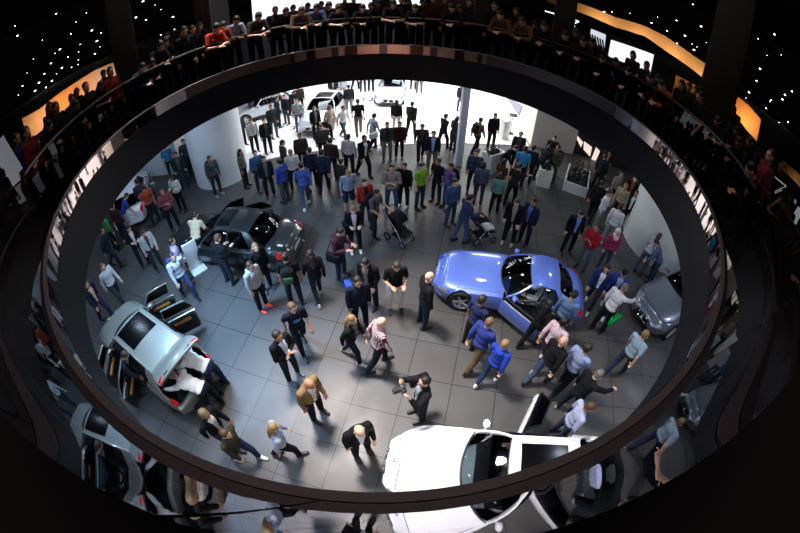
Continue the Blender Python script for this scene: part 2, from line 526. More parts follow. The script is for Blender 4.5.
PARTN = {'tee': 't_shirt', 'shirt': 'shirt', 'jacket': 'jacket', 'hoodie': 'sweater', 'coat': 'coat', 'trousers': 'trousers', 'jeans': 'jeans', 'shorts': 'shorts', 'skirt': 'skirt'}
def mute(h, d, k):
    """washed-out version of a dye colour"""
    c = [int(h[i:i + 2], 16) for i in (1, 3, 5)]; g = .3 * c[0] + .59 * c[1] + .11 * c[2]
    return '#' + ''.join('%02x' % max(0, min(255, int((x + (g - x) * d) * k))) for x in c)
SKINS = ['#cca38b', '#bd9179', '#d6b19b', '#ab8069']
PEOPLE = {}
BULK = 1.12
def person(label, loc, rz, pose='stand', h=1.0, top='jacket', tc='#202226', sc=None, leg='trousers', lc='#1c1e24', shoe='#141414', hair='short', hc='#2a1d14', skin=None, group=None, key=None, slim=1.0, name='person'):
    p = thing(name, label, 'person', loc, rz, group)
    h *= 1.07
    p.scale = (h * slim * BULK, h * slim * BULK, h)
    sk = skinm(skin or SKINS[len(PEOPLE) % 4])
    part('body', body_mesh(pose), [sk, mat('eye', '#1b1411', .2), mat('lips', '#8d4b42', .5)], p)
    t = tc if not isinstance(tc, str) else fabric(mute(tc, .16, .95))
    s2 = t if sc is None else (fabric(sc) if isinstance(sc, str) else sc)
    part(PARTN[top], garment(top, pose), [t, s2], p)
    part(PARTN[leg], garment(leg, pose), [fabric(mute(lc, .42, .8) if leg == 'jeans' else lc)] * 2, p)
    for k in 'rl': part('shoe', garment('shoe_' + k, pose), [leather(shoe)] * 2, p)
    if hair != 'bald':
        part({'cap': 'cap', 'hijab': 'headscarf'}.get(hair, 'hair'), garment('hair_' + hair, pose), [(fabric(hc) if hair in ('cap', 'hijab') else hairm(mute(hc, .1, .74)))] * 2, p)
    PEOPLE[key or label] = (p, pose)
    return p

def facing(px, py, dx, dy, z=0.0):
    a = at(px, py, z); b = at(px + dx * 4, py + dy * 4, z)
    return atan2(b.y - a.y, b.x - a.x) - pi / 2

BAGS = {}
def bag(kind, label, who, color, c2=None, where=None):
    p, pose = PEOPLE[who]
    J = skeleton(pose); R = J['R']
    key = kind
    if key not in BAGS:
        a = MB(); b = MB(); c = MB()
        if kind == 'backpack':
            a.rbox((0, -.06, 0), (.29, .16, .42), .06, seg=3); a.ell((0, -.06, .17), (.13, .085, .08))
            b.rbox((0, -.15, -.07), (.22, .06, .2), .025)
            for s in (-1, 1):
                c.tube([(s * .09, .02, .2), (s * .1, .1, .225), (s * .115, .21, .17), (s * .12, .235, .02), (s * .13, .12, -.12), (s * .12, .02, -.16)], .014, 6)
        elif kind == 'bag':
            a.rbox((0, 0, 0), (.12, .36, .27), .03, seg=2)
            b.rbox((.0, 0, .06), (.13, .34, .14), .02)
            c.tube([(0, .15, .12), (-.05, .12, .3), (-.1, .04, .52), (-.1, -.04, .52), (-.05, -.12, .3), (0, -.15, .12)], .011, 6)
        BAGS[key] = (a, b, c)
    a, b, c = BAGS[key]
    o = a.build(kind, fabric(color))
    b.build('pocket', fabric(c2 or color), o); c.build('strap', fabric('#101114'), o)
    tag(o, label, 'backpack' if kind == 'backpack' else 'bag')
    if where is None:
        where = J['ch'] + R @ V((0, -.135, -.07)) if kind == 'backpack' else J['pel'] + V((.25, 0, .0))
    else: where = V(where)
    PM = Matrix.Translation(p.location) @ Matrix.Rotation(p.rotation_euler.z, 4, 'Z') @ Matrix.Diagonal((*p.scale, 1))
    M = PM @ Matrix.Translation(where) @ (R.to_4x4() if kind == 'backpack' else Matrix.Identity(4))
    o.matrix_world = M
    return o
# ================================================================== cars
RUBBER = mat('tyre rubber', '#0c0c0d', .8)
CHROME = mat('chrome', '#d8dade', .12, 1.0)
ALLOY = mat('alloy', '#c9ccd2', .3, .35)
BLACKP = mat('black plastic', '#0d0e10', .45)
INTER = mat('dark interior', '#15161a', .7)
TAILR = mat('tail lamp red', '#c8121c', .15, coat=1.0, emit=.1)
LAMPG = mat('headlamp glass', '#8b94a2', .1, .3, coat=1.0)
PLATE = mat('plate', '#e8e8e6', .5)
WOOD = mat('wood trim', '#b5793a', .35, coat=.6, noise=.3, scale=12)
CARGLASS = glass_mat('car glass', (.6, .65, .67), 1.45, (.5, .52, .56), .04)
DARKGLASS = mat('dark roof glass', '#060608', .22, spec=.3)

def lerp(a, b, t): return a + (b - a) * t
def sstep(t): t = max(0, min(1, t)); return t * t * (3 - 2 * t)

class Car:
    def __init__(s, name, label, x, y, head, L=4.6, round=.34, W=1.86, H=1.46, wb=2.8, hood=.98, nose=.74, belt=.93, deck=1.02, tail=.9,
                 xw0=.85, xr0=.1, xr1=-1.15, xw1=-1.75, yr=.56, wr=.335, col=None, doors=(), gate=False, suv=False, spokes=10, sunroof=None,
                 full=True, seats=True, gname=None, **kw):
        s.__dict__.update(locals()); del s.__dict__['s']; s.__dict__.update(kw)
        s.root = thing(name, label, 'car', (x, y, 0), radians(head), gname)
        s.ax0 = L / 2 - .86; s.ax1 = s.ax0 - wb
        s.make()
    # ---- body surface
    def hw(s, x):
        u = x / (s.L / 2); a = abs(u)
        k = s.round if u > 0 else .2
        return s.W / 2 * (1 - (k * max(0, (a - .62) / .38) ** 2.4 if a > .62 else 0))
    def top(s, x):
        h = s.L / 2
        if x > s.xw0:
            t = max(0, (h - x) / (h - s.xw0))
            z = lerp(s.nose, s.hood, t ** .8)
            e = (h - x) / .3
            return lerp(s.nose - .16, z, sstep(e) if e < 1 else 1)
        if x > s.xw1:
            t = (s.xw0 - x) / .5
            t2 = (x - s.xw1) / .5
            z = s.belt
            if t < 1: z = lerp(s.hood, z, sstep(t))
            if t2 < 1: z = lerp(s.deck, z, sstep(t2))
            return z
        t = (x + h) / (s.xw1 + h)
        z = lerp(s.tail, s.deck, sstep(t))
        e = (x + h) / .16
        return lerp(z - .1, z, sstep(e) if e < 1 else 1)
    def prof(s, x):
        w, t = s.hw(x), s.top(x)
        u = abs(x) / (s.L / 2)
        lo = .19 + .1 * max(0, (u - .85) / .15)
        cr = .035
        return [(0, t), (w * .3, t - cr * .12), (w * .6, t - cr * .5), (w * .82, t - cr * 1.4), (w * .94, t - .11), (w * .992, max(.56, t - .24)), (w, .52), (w * .975, .36), (w * .93, lo + .03), (w * .8, lo)]
    def surf(s, x, t, off=0.0, side=1):
        p = s.prof(x); i = min(int(t), len(p) - 2); f = t - i
        y = lerp(p[i][0], p[i + 1][0], f); z = lerp(p[i][1], p[i + 1][1], f)
        dy, dz = p[i + 1][0] - p[i][0], p[i + 1][1] - p[i][1]
        n = V((0, -dz, dy)); n = -n if n.y < 0 or (abs(n.y) < 1e-6 and n.z < 0) else n
        n = n.normalized() if n.length > 1e-6 else V((0, 0, 1))
        if n.z < 0 and t < 4: n = -n
        return V((x, side * (y + n.y * off), z + n.z * off))
    def zt(s, x, y):
        p = s.prof(x); y = abs(y)
        for a, b in zip(p[:5], p[1:6]):
            if y <= b[0]: return lerp(a[1], b[1], (y - a[0]) / max(1e-6, b[0] - a[0]))
        return p[5][1]
    def patch(s, name, m, x0, x1, t0, t1, side, off=.006, th=.02, nx=7, nt=5, label=None):
        rows = [[s.surf(lerp(x0, x1, i / nx), lerp(t0, t1, j / nt), off, side) for j in range(nt + 1)] for i in range(nx + 1)]
        mb = MB(); mb.sheet(rows, th); o = mb.build(name, m, s.root)
        fixnormals(o.data)
        if label: o['label'] = label
        return o
    # ---- greenhouse surfaces
    def rz(s, x, f):
        xm = (s.xr0 + s.xr1) / 2; h = (s.xr0 - s.xr1) / 2
        return s.H - .055 * ((x - xm) / h) ** 2 - .04 * f * f
    def yb(s): return s.W / 2 * .88
    def wsp(s, f, j, front=True):
        yb = s.yb()
        if front:
            xb, xt = s.xw0 - .22 * f * f, s.xr0 - .05 * f * f
        else:
            xb, xt = s.xw1 + .16 * f * f, s.xr1 + .04 * f * f
        B = V((xb, yb * f * (.97 if front else .9), s.zt(xb, yb * abs(f)) - .01)); T = V((xt, s.yr * f, s.rz(s.xr0 if front else s.xr1, f)))
        d = (T - B); n = V((-d.z if not front else d.z, 0, abs(d.x))).normalized()
        return B.lerp(T, j) + n * (.05 * 4 * j * (1 - j) * (1 - .3 * f * f))
    def sidep(s, f, j, side):
        B0, T0 = s.wsp(1, 0), s.wsp(1, 1); B1, T1 = s.wsp(1, 0, False), s.wsp(1, 1, False)
        yb = s.yb()
        xl = lerp(B0.x, B1.x, f); xu = lerp(T0.x, T1.x, f)
        zb = lerp(B0.z, B1.z, f); zb = min(zb, s.belt + .03) if .05 < f < .95 else zb
        zb = s.belt + .0 if .05 < f < .95 else zb
        y = lerp(yb, s.yr, j) + .05 * 4 * j * (1 - j)
        return V((lerp(xl, xu, j), side * y, lerp(zb, s.rz(xu, 1), j)))
    def make(s):
        r = s.root; L = s.L
        P = s.col
        # lower body
        mb = MB(); xs = []
        n = 46
        for i in range(n + 1):
            a = i / n; xs.append(L / 2 * cos(pi * a) * .55 + (L / 2 - L * a) * .45)
        rows = []
        for x in xs:
            p = s.prof(x)
            ring = [(x, y, z) for y, z in p] + [(x, -y, z) for y, z in reversed(p[1:])]
            rows.append(ring)
        m = len(rows[0])
        vs = [q for rr in rows for q in rr]
        fs = [(i * m + j, (i + 1) * m + j, (i + 1) * m + (j + 1) % m, i * m + (j + 1) % m) for i in range(n) for j in range(m)]
        fs += [tuple(range(m)), tuple(n * m + k for k in range(m - 1, -1, -1))]
        mb.add(vs, fs)
        for k, f in enumerate(mb.f):
            z = sum(mb.v[i][2] for i in f) / len(f)
            if z < .3: mb.m[k] = 1
        o = mb.build('body', [P, BLACKP, INTER], r, sharp=40)
        fixnormals(o.data)
        cut = MB(); cut.cur = 2
        for ax in (s.ax0, s.ax1):
            for sd in (1, -1):
                cut.cyl((ax, sd * (s.W / 2 - .1), s.wr), s.wr + .055, .42, 'Y', 32)
        cuts = [cut]
        if s.full:
            c2 = MB(); c2.cur = 2
            xb = -L / 2 - .3 if s.gate else s.xw1 + .28
            zb = .42
            c2.box(((s.xw0 - .35 + xb) / 2, 0, zb + .8), (s.xw0 - .35 - xb, s.W - .3, 1.6)); cuts.append(c2)
            for (sd, x0, x1, ang) in s.doors:
                if ang:
                    c3 = MB(); c3.cur = 2
                    c3.box(((x0 + x1) / 2, sd * (s.W / 2 - .02), .38 + .8), (x0 - x1, .44, 1.6)); cuts.append(c3)
        tmp = []
        for c in cuts:
            me = c.mesh('cut', False)
            for q in (P, BLACKP, INTER): me.materials.append(q)
            fixnormals(me)
            co = bpy.data.objects.new('cut', me); COL.objects.link(co); co.parent = r; tmp.append(co)
            md = o.modifiers.new('b', 'BOOLEAN'); md.operation = 'DIFFERENCE'; md.solver = 'EXACT'; md.object = co
            md.material_mode = 'INDEX'
        me = evaluated(o); o.modifiers.clear(); old = o.data; o.data = me; bpy.data.meshes.remove(old)
        me.name = 'body'
        for c in tmp:
            d = c.data; bpy.data.objects.remove(c); bpy.data.meshes.remove(d)
        # roof
        mb = MB()
        rows = [[(lerp(s.xr0, s.xr1, i / 10) - (.05 * f * f if i == 0 else 0), s.yr * f, s.rz(lerp(s.xr0, s.xr1, i / 10), f)) for f in [k / 5 - 1 for k in range(11)]] for i in range(11)]
        mb.sheet(rows, -.03)
        for sd in (1, -1):
            mb.tube([(lerp(s.xr0, s.xr1, i / 10), sd * s.yr, s.rz(lerp(s.xr0, s.xr1, i / 10), 1)) for i in range(11)], .03)
        # pillars belong to the roof frame
        for sd in (1, -1):
            mb.tube([s.sidep(0.0, j / 5, sd) for j in range(6)], .032)
            rows = [[s.sidep(f, j / 5, sd) for j in range(6)] for f in (.86, .9, .95, 1.0)]
            if sd > 0: rows = rows[::-1]
            mb.sheet(rows, .03)
            mb.tube([s.sidep(1.0, j / 5, sd) for j in range(6)], .03)
        o = mb.build('roof', P, r); fixnormals(o.data)
        # glass
        fr = [k / 5 - 1 for k in range(11)]
        mb = MB(); mb.sheet([[s.wsp(f * .97, j / 6) for f in fr] for j in range(7)], .006); mb.build('windscreen', CARGLASS, r)
        mb = MB()
        mb.tube([s.wsp(f, .0) + V((.0, 0, .012)) for f in fr], .022); mb.tube([s.wsp(f, 1.0) for f in fr], .014)
        mb.build('windscreen_seal', BLACKP, r)
        if not s.gate:
            mb = MB(); mb.sheet([[s.wsp(f * .93, .04 + .92 * j / 6, False) for f in fr] for j in range(7)], .006); mb.build('rear_window', CARGLASS, r)
        panes = ((.03, .46), (.49, .86))
        for sd in (1, -1):
            for k, (f0, f1) in enumerate(panes):
                op = [d for d in s.doors if d[0] == sd and d[3]]
                if any((k == 0) == (d[1] > 0.15) for d in op): continue
                mb = MB(); mb.sheet([[s.sidep(lerp(f0, f1, i / 6), .03 + .93 * j / 5, sd) for j in range(6)] for i in range(7)], .006); mb.build('side_window', CARGLASS, r)
            mb = MB(); mb.tube([s.sidep(.475, j / 5, sd) for j in range(6)], .03); mb.build('door_pillar', BLACKP, r)
            mb = MB()
            mb.tube([s.sidep(.06 + .8 * i / 8, .01, sd) + V((0, sd * .012, 0)) for i in range(9)], .009, 6)
            mb.tube([s.sidep(.02 + .84 * i / 8, .97, sd) + V((0, sd * .02, 0)) for i in range(9)], .008, 6)
            mb.build('window_trim', CHROME, r)
            # mirror
            mx = s.xw0 - .42
            mb = MB(); mb.ell((mx, sd * (s.W / 2 + .03), s.belt + .07), (.075, .11, .065)); mb.caps((mx + .02, sd * (s.W / 2 - .12), s.belt + .01), .025, (mx, sd * (s.W / 2), s.belt + .05), .03)
            mi = mb.build('side_mirror', P, r)
            mb = MB(); mb.ell((mx - .068, sd * (s.W / 2 + .03), s.belt + .07), (.012, .085, .048)); mb.build('mirror_glass', CHROME, mi)
        # shut lines and handles
        def line(pts, rr):
            mb = MB(); mb.tube(pts, rr, 5); mb.build('shut_line', BLACKP, r)
        for sd in (1, -1):
            line([s.surf(lerp(L / 2 - .28, s.xw0 + .02, i / 8), 3.0, .001, sd) for i in range(9)], .006)
            for xx in (s.xw0 - .12, s.xw0 - 1.2, s.xw0 - 2.1):
                if any(d[0] == sd and d[3] and d[2] - .1 < xx < d[1] + .1 for d in s.doors): continue
                line([s.surf(xx - .05 * abs(k - 3) / 3, 4.2 + k * .55, .001, sd) for k in range(7)], .005)
        line([s.surf(L / 2 - .28, 3.0 * abs(k) / 6, .001, 1 if k >= 0 else -1) for k in range(-6, 7)], .006)
        for sd in (1, -1):
            for xx in (s.xw0 - 1.05, s.xw0 - 1.95):
                p = s.surf(xx, 4.9, .018, sd); mb = MB(); mb.caps(p + V((-.08, 0, 0)), .014, p + V((.08, 0, 0)), .014); mb.build('door_handle', CHROME, r)
        # lamps
        for sd in (1, -1):
            s.patch('headlight', LAMPG, L / 2 - .14, L / 2 - .46, 3.9, 5.0, sd)
            s.patch('tail_light', TAILR, -L / 2 + .03, -L / 2 + (.2 if s.gate else .34), 3.6, 4.9 if s.gate else 5.1, sd)
        tw = s.hw(L / 2)
        zt = s.top(L / 2)
        for sd in (1, -1):
            mb = MB(); mb.rbox((L / 2 + .0, sd * .17, zt - .1), (.05, .27, .2), .04, seg=3); g = mb.build('grille', BLACKP, r)
            mb = MB(); mb.tube([(L / 2 + .025, sd * .17 + .14 * cos(a), zt - .1 + .105 * sin(a)) for a in [2 * pi * k / 16 for k in range(16)]], .011, 6, True)
            mb.build('grille_surround', CHROME, g)
        mb = MB(); mb.rbox((L / 2 - .005, 0, .33), (.05, tw * 1.5, .12), .02); mb.build('lower_intake', BLACKP, r)
        mb = MB(); mb.box((L / 2 + .012, 0, .43), (.02, .5, .1)); mb.build('number_plate', PLATE, r)
        mb = MB(); mb.box((-L / 2 - .008, 0, .6), (.02, .5, .11)); mb.build('number_plate', PLATE, r)
        for sd in (.5, -.5):
            mb = MB(); mb.cyl((-L / 2 + .02, sd * 1.0, .27), .045, .12, 'X', 14); mb.build('exhaust', CHROME, r)
        # roundel on the bonnet tip
        s.roundel(V((L / 2 - .17, 0, s.top(L / 2 - .17) + .006)))
        # wheels
        for ax in (s.ax0, s.ax1):
            for sd in (1, -1):
                s.wheel(ax, sd)
        # cabin
        if s.full:
            mb = MB(); dx = s.xw0 - .42
            mb.rbox((dx, 0, s.belt - .09), (.36, s.W - .34, .24), .07, seg=3); mb.build('dashboard', INTER, r)
            mb = MB(); c = V((dx - .33, .37, s.belt - .06)); R = Matrix.Rotation(radians(-65), 3, 'Y')
            mb.tube([c + R @ V((.18 * cos(a), .18 * sin(a), 0)) for a in [2 * pi * k / 20 for k in range(20)]], .016, 6, True)
            for a in (0, 2.2, 4.1): mb.tube([c, c + R @ V((.17 * cos(a), .17 * sin(a), 0))], .012, 6)
            mb.ell(c, (.05, .05, .03), R); mb.build('steering_wheel', BLACKP, r)
            sm = s.seatmat if hasattr(s, 'seatmat') and s.seatmat else leather('#2b2c30')
            zo = max(0, 1.45 - s.H) * .7
            for row, xx in enumerate((dx - .95, dx - 1.8)):
                if xx < s.xw1 + .75 and not s.gate and row: break
                for sd in (.37, -.37):
                    st = empty('seat'); st.parent = r
                    mb = MB(); mb.rbox((xx, sd, .58 - zo), (.5, .5, .18), .06, seg=3); mb.build('cushion', sm, st)
                    mb = MB(); mb.rbox((xx - .3, sd, .88 - zo), (.15, .5, .6), .06, Matrix.Rotation(radians(-16), 3, 'Y'), 3); mb.build('backrest', sm, st)
                    mb = MB(); mb.rbox((xx - .4, sd, 1.22 - zo * 1.4), (.09, .26, .16), .035, Matrix.Rotation(radians(-10), 3, 'Y'), 3); mb.build('headrest', sm, st)
        if s.sunroof:
            x0, x1, w = s.sunroof
            mb = MB(); mb.sheet([[(lerp(x0, x1, i / 6), w * f, s.rz(lerp(x0, x1, i / 6), w * f / s.yr) + .014) for f in fr] for i in range(7)], -.012)
            o = mb.build('roof_window', DARKGLASS, r); fixnormals(o.data)
            if s.L > 4.9 and s.col.name.startswith('black'):
                mb = MB(); mb.tube([(x, y, s.rz(x, y / s.yr) + .018) for x, y in ((x1, -w), (x0, -w), (x0, 0), (x0, w), (x1, w))], .014, 6); mb.build('sunroof_trim', CHROME, r)
        for d in s.doors:
            if d[3]: s.door(*d)
        if s.gate: s.tailgate()
    def roundel(s, c, parent=None, rad=.043, N=None):
        par = parent or s.root
        R = Matrix.Identity(3) if N is None else N
        mb = MB(); mb.lathe([(rad, 0), (rad, .006), (rad * .6, .0075)], c, R, 24); e = mb.build('badge', mat('badge ring', '#101114', .3), par)
        for k in range(4):
            m2 = MB(); pts = [V((0, 0, .009))] + [V((rad * .62 * cos(a), rad * .62 * sin(a), .009)) for a in [pi / 2 * (k + i / 5) for i in range(6)]]
            m2.add([R @ p + c for p in pts], [tuple(range(7))])
            m2.build('badge_quarter', mat('badge blue', '#2f6fc4', .3) if k % 2 else mat('badge white', '#f2f2f2', .3), e)
    def wheel(s, ax, sd):
        R = s.wr; c = (ax, sd * (s.W / 2 - .125), R)
        q = Matrix.Rotation(-pi / 2 * sd, 3, 'X')
        mb = MB(); mb.lathe([(R * .68, -.11), (R * .93, -.115), (R, -.08), (R, .08), (R * .93, .115), (R * .72, .105), (R * .68, .08)], c, q, 36, close=False)
        w = mb.build('wheel', RUBBER, s.root)
        mb = MB(); mb.lathe([(R * .70, -.1), (R * .62, -.08), (R * .62, .05), (R * .70, .1)], c, q, 36, close=False)
        mb.lathe([(R * .2, .02), (R * .2, .08), (R * .12, .09)], c, q, 20)
        for k in range(s.spokes):
            a = 2 * pi * k / s.spokes
            p0 = V(c) + q @ V((R * .15 * cos(a), R * .15 * sin(a), .07)); p1 = V(c) + q @ V((R * .66 * cos(a + .12), R * .66 * sin(a + .12), .085))
            mb.tube([p0, p1], [R * .085, R * .06], 6)
        mb.build('rim', ALLOY, w)
        mb = MB(); mb.lathe([(R * .55, -.02), (R * .55, .0), (R * .1, .0)], c, q, 24); mb.build('brake_disc', mat('brake steel', '#4a4c50', .4, .8), w)
    def door(s, sd, x0, x1, ang):
        """door swung out on the hinge at its front edge"""
        r = s.root
        hinge = V((x0, sd * (s.W / 2 - .04), 0))
        M = Matrix.Translation(hinge) @ Matrix.Rotation(radians(-ang) * sd, 4, 'Z') @ Matrix.Translation(-hinge)
        def tr(rows): return [[M @ V(p) for p in rr] for rr in rows]
        front = x0 > .15
        d = empty('door'); d.parent = r
        nx, nt = 8, 8
        S = lambda off: [[s.surf(lerp(x0, x1, i / nx), lerp(4.3, 7.6, j / nt), off, sd) for j in range(nt + 1)] for i in range(nx + 1)]
        mb = MB(); mb.sheet(tr(S(.0)), .035 ); a = mb.build('door_skin', s.col, d); fixnormals(a.data)
        rows = [[s.surf(lerp(x0 - .04, x1 + .04, i / nx), lerp(4.4, 7.5, j / nt), -.05, sd) + V((0, -sd * .02, 0)) for j in range(nt + 1)] for i in range(nx + 1)]
        mb = MB(); mb.sheet(tr(rows), .05); a = mb.build('door_lining', s.trimmat if hasattr(s, 'trimmat') and s.trimmat else INTER, d); fixnormals(a.data)
        mb = MB(); xm = (x0 + x1) / 2; y = sd * (s.W / 2 - .15)
        mb.rbox((0, 0, 0), ((x0 - x1) * .6, .06, .1), .025); mm = MB()
        mm.add([M @ (V(p) + V((xm, y, .76))) for p in mb.v], mb.f); mm.build('door_armrest', s.armmat if hasattr(s, 'armmat') and s.armmat else INTER, d)
        mb = MB(); f0, f1 = (.03, .46) if front else (.49, .86)
        loop = [s.sidep(lerp(f0, f1, i / 8), .97, sd) for i in range(9)] + [s.sidep(f1, j, sd) for j in (.8, .5, .2, 0)] + [s.sidep(lerp(f1, f0, i / 6), 0, sd) for i in range(1, 7)] + [s.sidep(f0, j, sd) for j in (.3, .6)]
        # align pane with the door edges
        xa = max(p.x for p in loop); k = (x0 - x1) / (xa - min(p.x for p in loop))
        fx = lambda p: V((x0 + (p.x - xa) * k, p.y + sd * .03, p.z))
        mb.tube([M @ fx(p) for p in loop], .02, 6, True); mb.build('window_frame', BLACKP if not s.suv else s.col, d)
        mb = MB(); mb.sheet(tr([[fx(s.sidep(lerp(f0, f1, i / 6), j / 5, sd)) for j in range(6)] for i in range(7)]), .005); mb.build('window_pane', CARGLASS, d)
        mb = MB(); p = s.surf(x1 + .2, 4.9, .02, sd); mb.caps(M @ (p + V((-.08, 0, 0))), .014, M @ (p + V((.08, 0, 0))), .014); mb.build('door_handle', CHROME, d)
    def tailgate(s):
        r = s.root; xh, zh = s.xr1, s.rz(s.xr1, 0)
        g = empty('tailgate'); g.parent = r
        ln = s.gate_len if hasattr(s, 'gate_len') else .95
        A = radians(s.gate_ang if hasattr(s, 'gate_ang') else 8)
        fr = [k / 5 - 1 for k in range(11)]
        def q(u, f, up=0.0):      # u along the raised gate, away from the hinge
            w = lerp(s.yr, s.W / 2 * .8, sstep(u * 1.2))
            x = xh - u * ln * cos(A); z = zh + u * ln * sin(A) - .04 * f * f + .06 * sin(pi * u) + up
            return V((x, w * f, z))
        mb = MB(); mb.sheet([[q(i / 10, f) for f in fr] for i in range(11)], .05); a = mb.build('gate_skin', s.col, g); fixnormals(a.data)
        mb = MB(); mb.sheet([[q(lerp(.1, .42, i / 4), f * .86, .012) for f in fr] for i in range(5)], .012); a = mb.build('gate_window', mat('grey glass', '#5b6166', .08, .5, coat=1.0), g); fixnormals(a.data)  # grey-silver tint stands in for the silvery reflection on the glass
        for sd in (1, -1):
            mb = MB(); c = q(.9, sd * .84, .02); mb.rbox(c, (.13, .2, .06), .025, Matrix.Rotation(sd * .25, 3, 'Z'), 3); mb.build('tail_light', TAILR, g)
        mb = MB(); c = q(.83, 0, .02); mb.rbox(c, (.1, .95, .03), .012, Matrix.Rotation(A, 3, 'Y')); mb.build('chrome_strip', CHROME, g)
        mb = MB(); c = q(.72, 0, .014); mb.rbox(c, (.13, .5, .02), .006, Matrix.Rotation(A, 3, 'Y')); mb.build('number_plate', PLATE, g)
        s.roundel(q(.57, 0, .02), g, .05)
        for sd in (1, -1):
            mb = MB(); mb.tube([(xh - .05, sd * (s.yr - .05), zh - .06), q(.55, sd * .9, -.05), ], .014, 6); mb.build('gate_strut', BLACKP, g)
        mb = MB(); mb.rbox((-s.L / 2 + .02, 0, .58), (.16, s.W - .2, .26), .05, seg=3); mb.build('rear_bumper', s.col, r)
        mb = MB(); mb.box((-s.L / 2 + .55, 0, .44), (.95, s.W - .4, .03)); mb.build('boot_floor', mat('boot carpet', '#1a1b1e', .95, noise=.2, scale=60), r)
# ================================================================== the setting
def struct(o):
    o['kind'] = 'structure'; return o
def ring(name, prof, m, seg=160, close=True):
    mb = MB(); n = len(prof)
    vs = []; fs = []
    for r, z in prof:
        for k in range(seg): vs.append((r * cos(2 * pi * k / seg), r * sin(2 * pi * k / seg), z))
    for i in range(n if close else n - 1):
        j = (i + 1) % n
        for k in range(seg):
            k2 = (k + 1) % seg
            fs.append((i * seg + k, i * seg + k2, j * seg + k2, j * seg + k))
    mb.add(vs, fs)
    o = mb.build(name, m, sharp=30)
    fixnormals(o.data)
    return o

# hall floor: big dark glossy tiles
def tile_material():
    m = bpy.data.materials.new('floor tiles'); m.use_nodes = True
    nt = m.node_tree; b = nt.nodes['Principled BSDF']
    tc = nt.nodes.new('ShaderNodeTexCoord'); mp = nt.nodes.new('ShaderNodeMapping')
    mp.inputs['Rotation'].default_value = (0, 0, radians(12.2)); mp.inputs['Location'].default_value = (.57, .878, 0)
    br = nt.nodes.new('ShaderNodeTexBrick'); br.offset = 0.0; br.squash = 1.0
    br.inputs['Color1'].default_value = (*hexc('#4b4a4a'), 1); br.inputs['Color2'].default_value = (*hexc('#504f4f'), 1)
    br.inputs['Mortar'].default_value = (*hexc('#1b191c'), 1)
    br.inputs['Scale'].default_value = 1.0; br.inputs['Mortar Size'].default_value = .011
    br.inputs['Brick Width'].default_value = 1.1; br.inputs['Row Height'].default_value = 1.1
    nt.links.new(tc.outputs['Object'], mp.inputs['Vector']); nt.links.new(mp.outputs['Vector'], br.inputs['Vector'])
    n = nt.nodes.new('ShaderNodeTexNoise'); n.inputs['Scale'].default_value = .7; n.inputs['Detail'].default_value = 7
    nt.links.new(tc.outputs['Object'], n.inputs['Vector'])
    mr = nt.nodes.new('ShaderNodeMapRange'); mr.inputs['From Min'].default_value = .3; mr.inputs['From Max'].default_value = .7
    mr.inputs['To Min'].default_value = .32; mr.inputs['To Max'].default_value = .55
    nt.links.new(n.outputs['Fac'], mr.inputs['Value']); nt.links.new(mr.outputs['Result'], b.inputs['Roughness'])
    nt.links.new(br.outputs['Color'], b.inputs['Base Color']); b.inputs['Specular IOR Level'].default_value = .35
    return m
mb = MB(); mb.box((0, 4, -.1), (64, 64, .2)); struct(mb.build('floor', tile_material(), smooth=False))

WHITE = mat('white wall', '#e6e7ea', .6, noise=.02, scale=2)
EDGE = [at(*p) for p in ((232, 172), (262, 161), (297, 153.5), (345, 149), (385, 145.5), (420, 144), (484, 144), (529, 146.5))]
mb = MB(); mb.prism([(p.x, p.y) for p in EDGE] + [(7.2, 26), (-16, 26), (-16, 12)], .0, .03)
o = mb.build('floor_2', mat('white stage floor', '#f2f3f5', .35, noise=.02, scale=1.5), smooth=False); fixnormals(o.data); struct(o)

# upper slab with the round opening; its underside is the hall ceiling
SLAB = [(4.2, 5.69), (4.2, 6.08), (40, 6.08), (40, 5.69)]
struct(ring('ceiling', SLAB, mat('dark slab', '#17161a', .8, noise=.1, scale=3)))
# ring beam round the opening: dark inner face, charcoal ledge on top
RH, ZB, ZT = 4.12, 5.677, 6.317
RINGM = mat('dark ring paint', '#0b0c12', .6, noise=.12, scale=5, spec=.25)
struct(ring('trim_1', [(RH, ZB), (RH, ZT), (RH + .01, ZT), (RH + .01, 6.54), (4.26, 6.54), (4.26, ZB)], RINGM))
struct(ring('trim_2', [(RH + .001, 6.538), (RH + .004, 6.55), (4.172, 6.55), (4.172, 6.538)], mat('charcoal ledge', '#575056', .6, noise=.12, scale=6, spec=.3)))
struct(ring('trim_3', [(RH + .002, ZT + .004), (RH + .002, 6.536), (RH + .009, 6.536), (RH + .009, ZT + .004)], mat('added mirror band', '#a3938f', .03, 1.0)))  # added mirror band for the hall's reflection; pinkish tint put into its colour

bal = thing('glass_balustrade', 'curved dark glass balustrade with slim steel handrail round the opening', 'balustrade')
GL = glass_mat('balustrade glass', (.5, .5, .52), 1.62, (.95, .95, 1.0))
GM = glass_mat('half reflection glass', (.45, .45, .47), 1.55, (.42, .42, .45))  # same glass, reflection turned down by colour for the side panes
GD = glass_mat('dim reflection glass', (.4, .4, .42), 1.45, (.07, .07, .08))  # same glass, reflection nearly taken out by colour for the far panes
def pane(a0, a1, z1, m):
    n = 16; r1 = 4.174 + (z1 - 6.545) * .219
    rows = [[(r * cos(radians(lerp(a0, a1, i / n))), r * sin(radians(lerp(a0, a1, i / n))), z) for i in range(n + 1)] for r, z in ((4.174, 6.545), (r1, z1))]
    mb = MB(); mb.sheet(rows); o = mb.build('glass_panel', m, bal)
for k in range(12):
    a0 = -180 + k * 30
    near = k < 6
    pane(a0 + .1, a0 + 29.9, 7.74 if 1 <= k <= 4 else 7.16, GL if 1 <= k <= 4 else GM if near else GD)  # near panes taller and strongly reflecting so the mirrored hall fills them
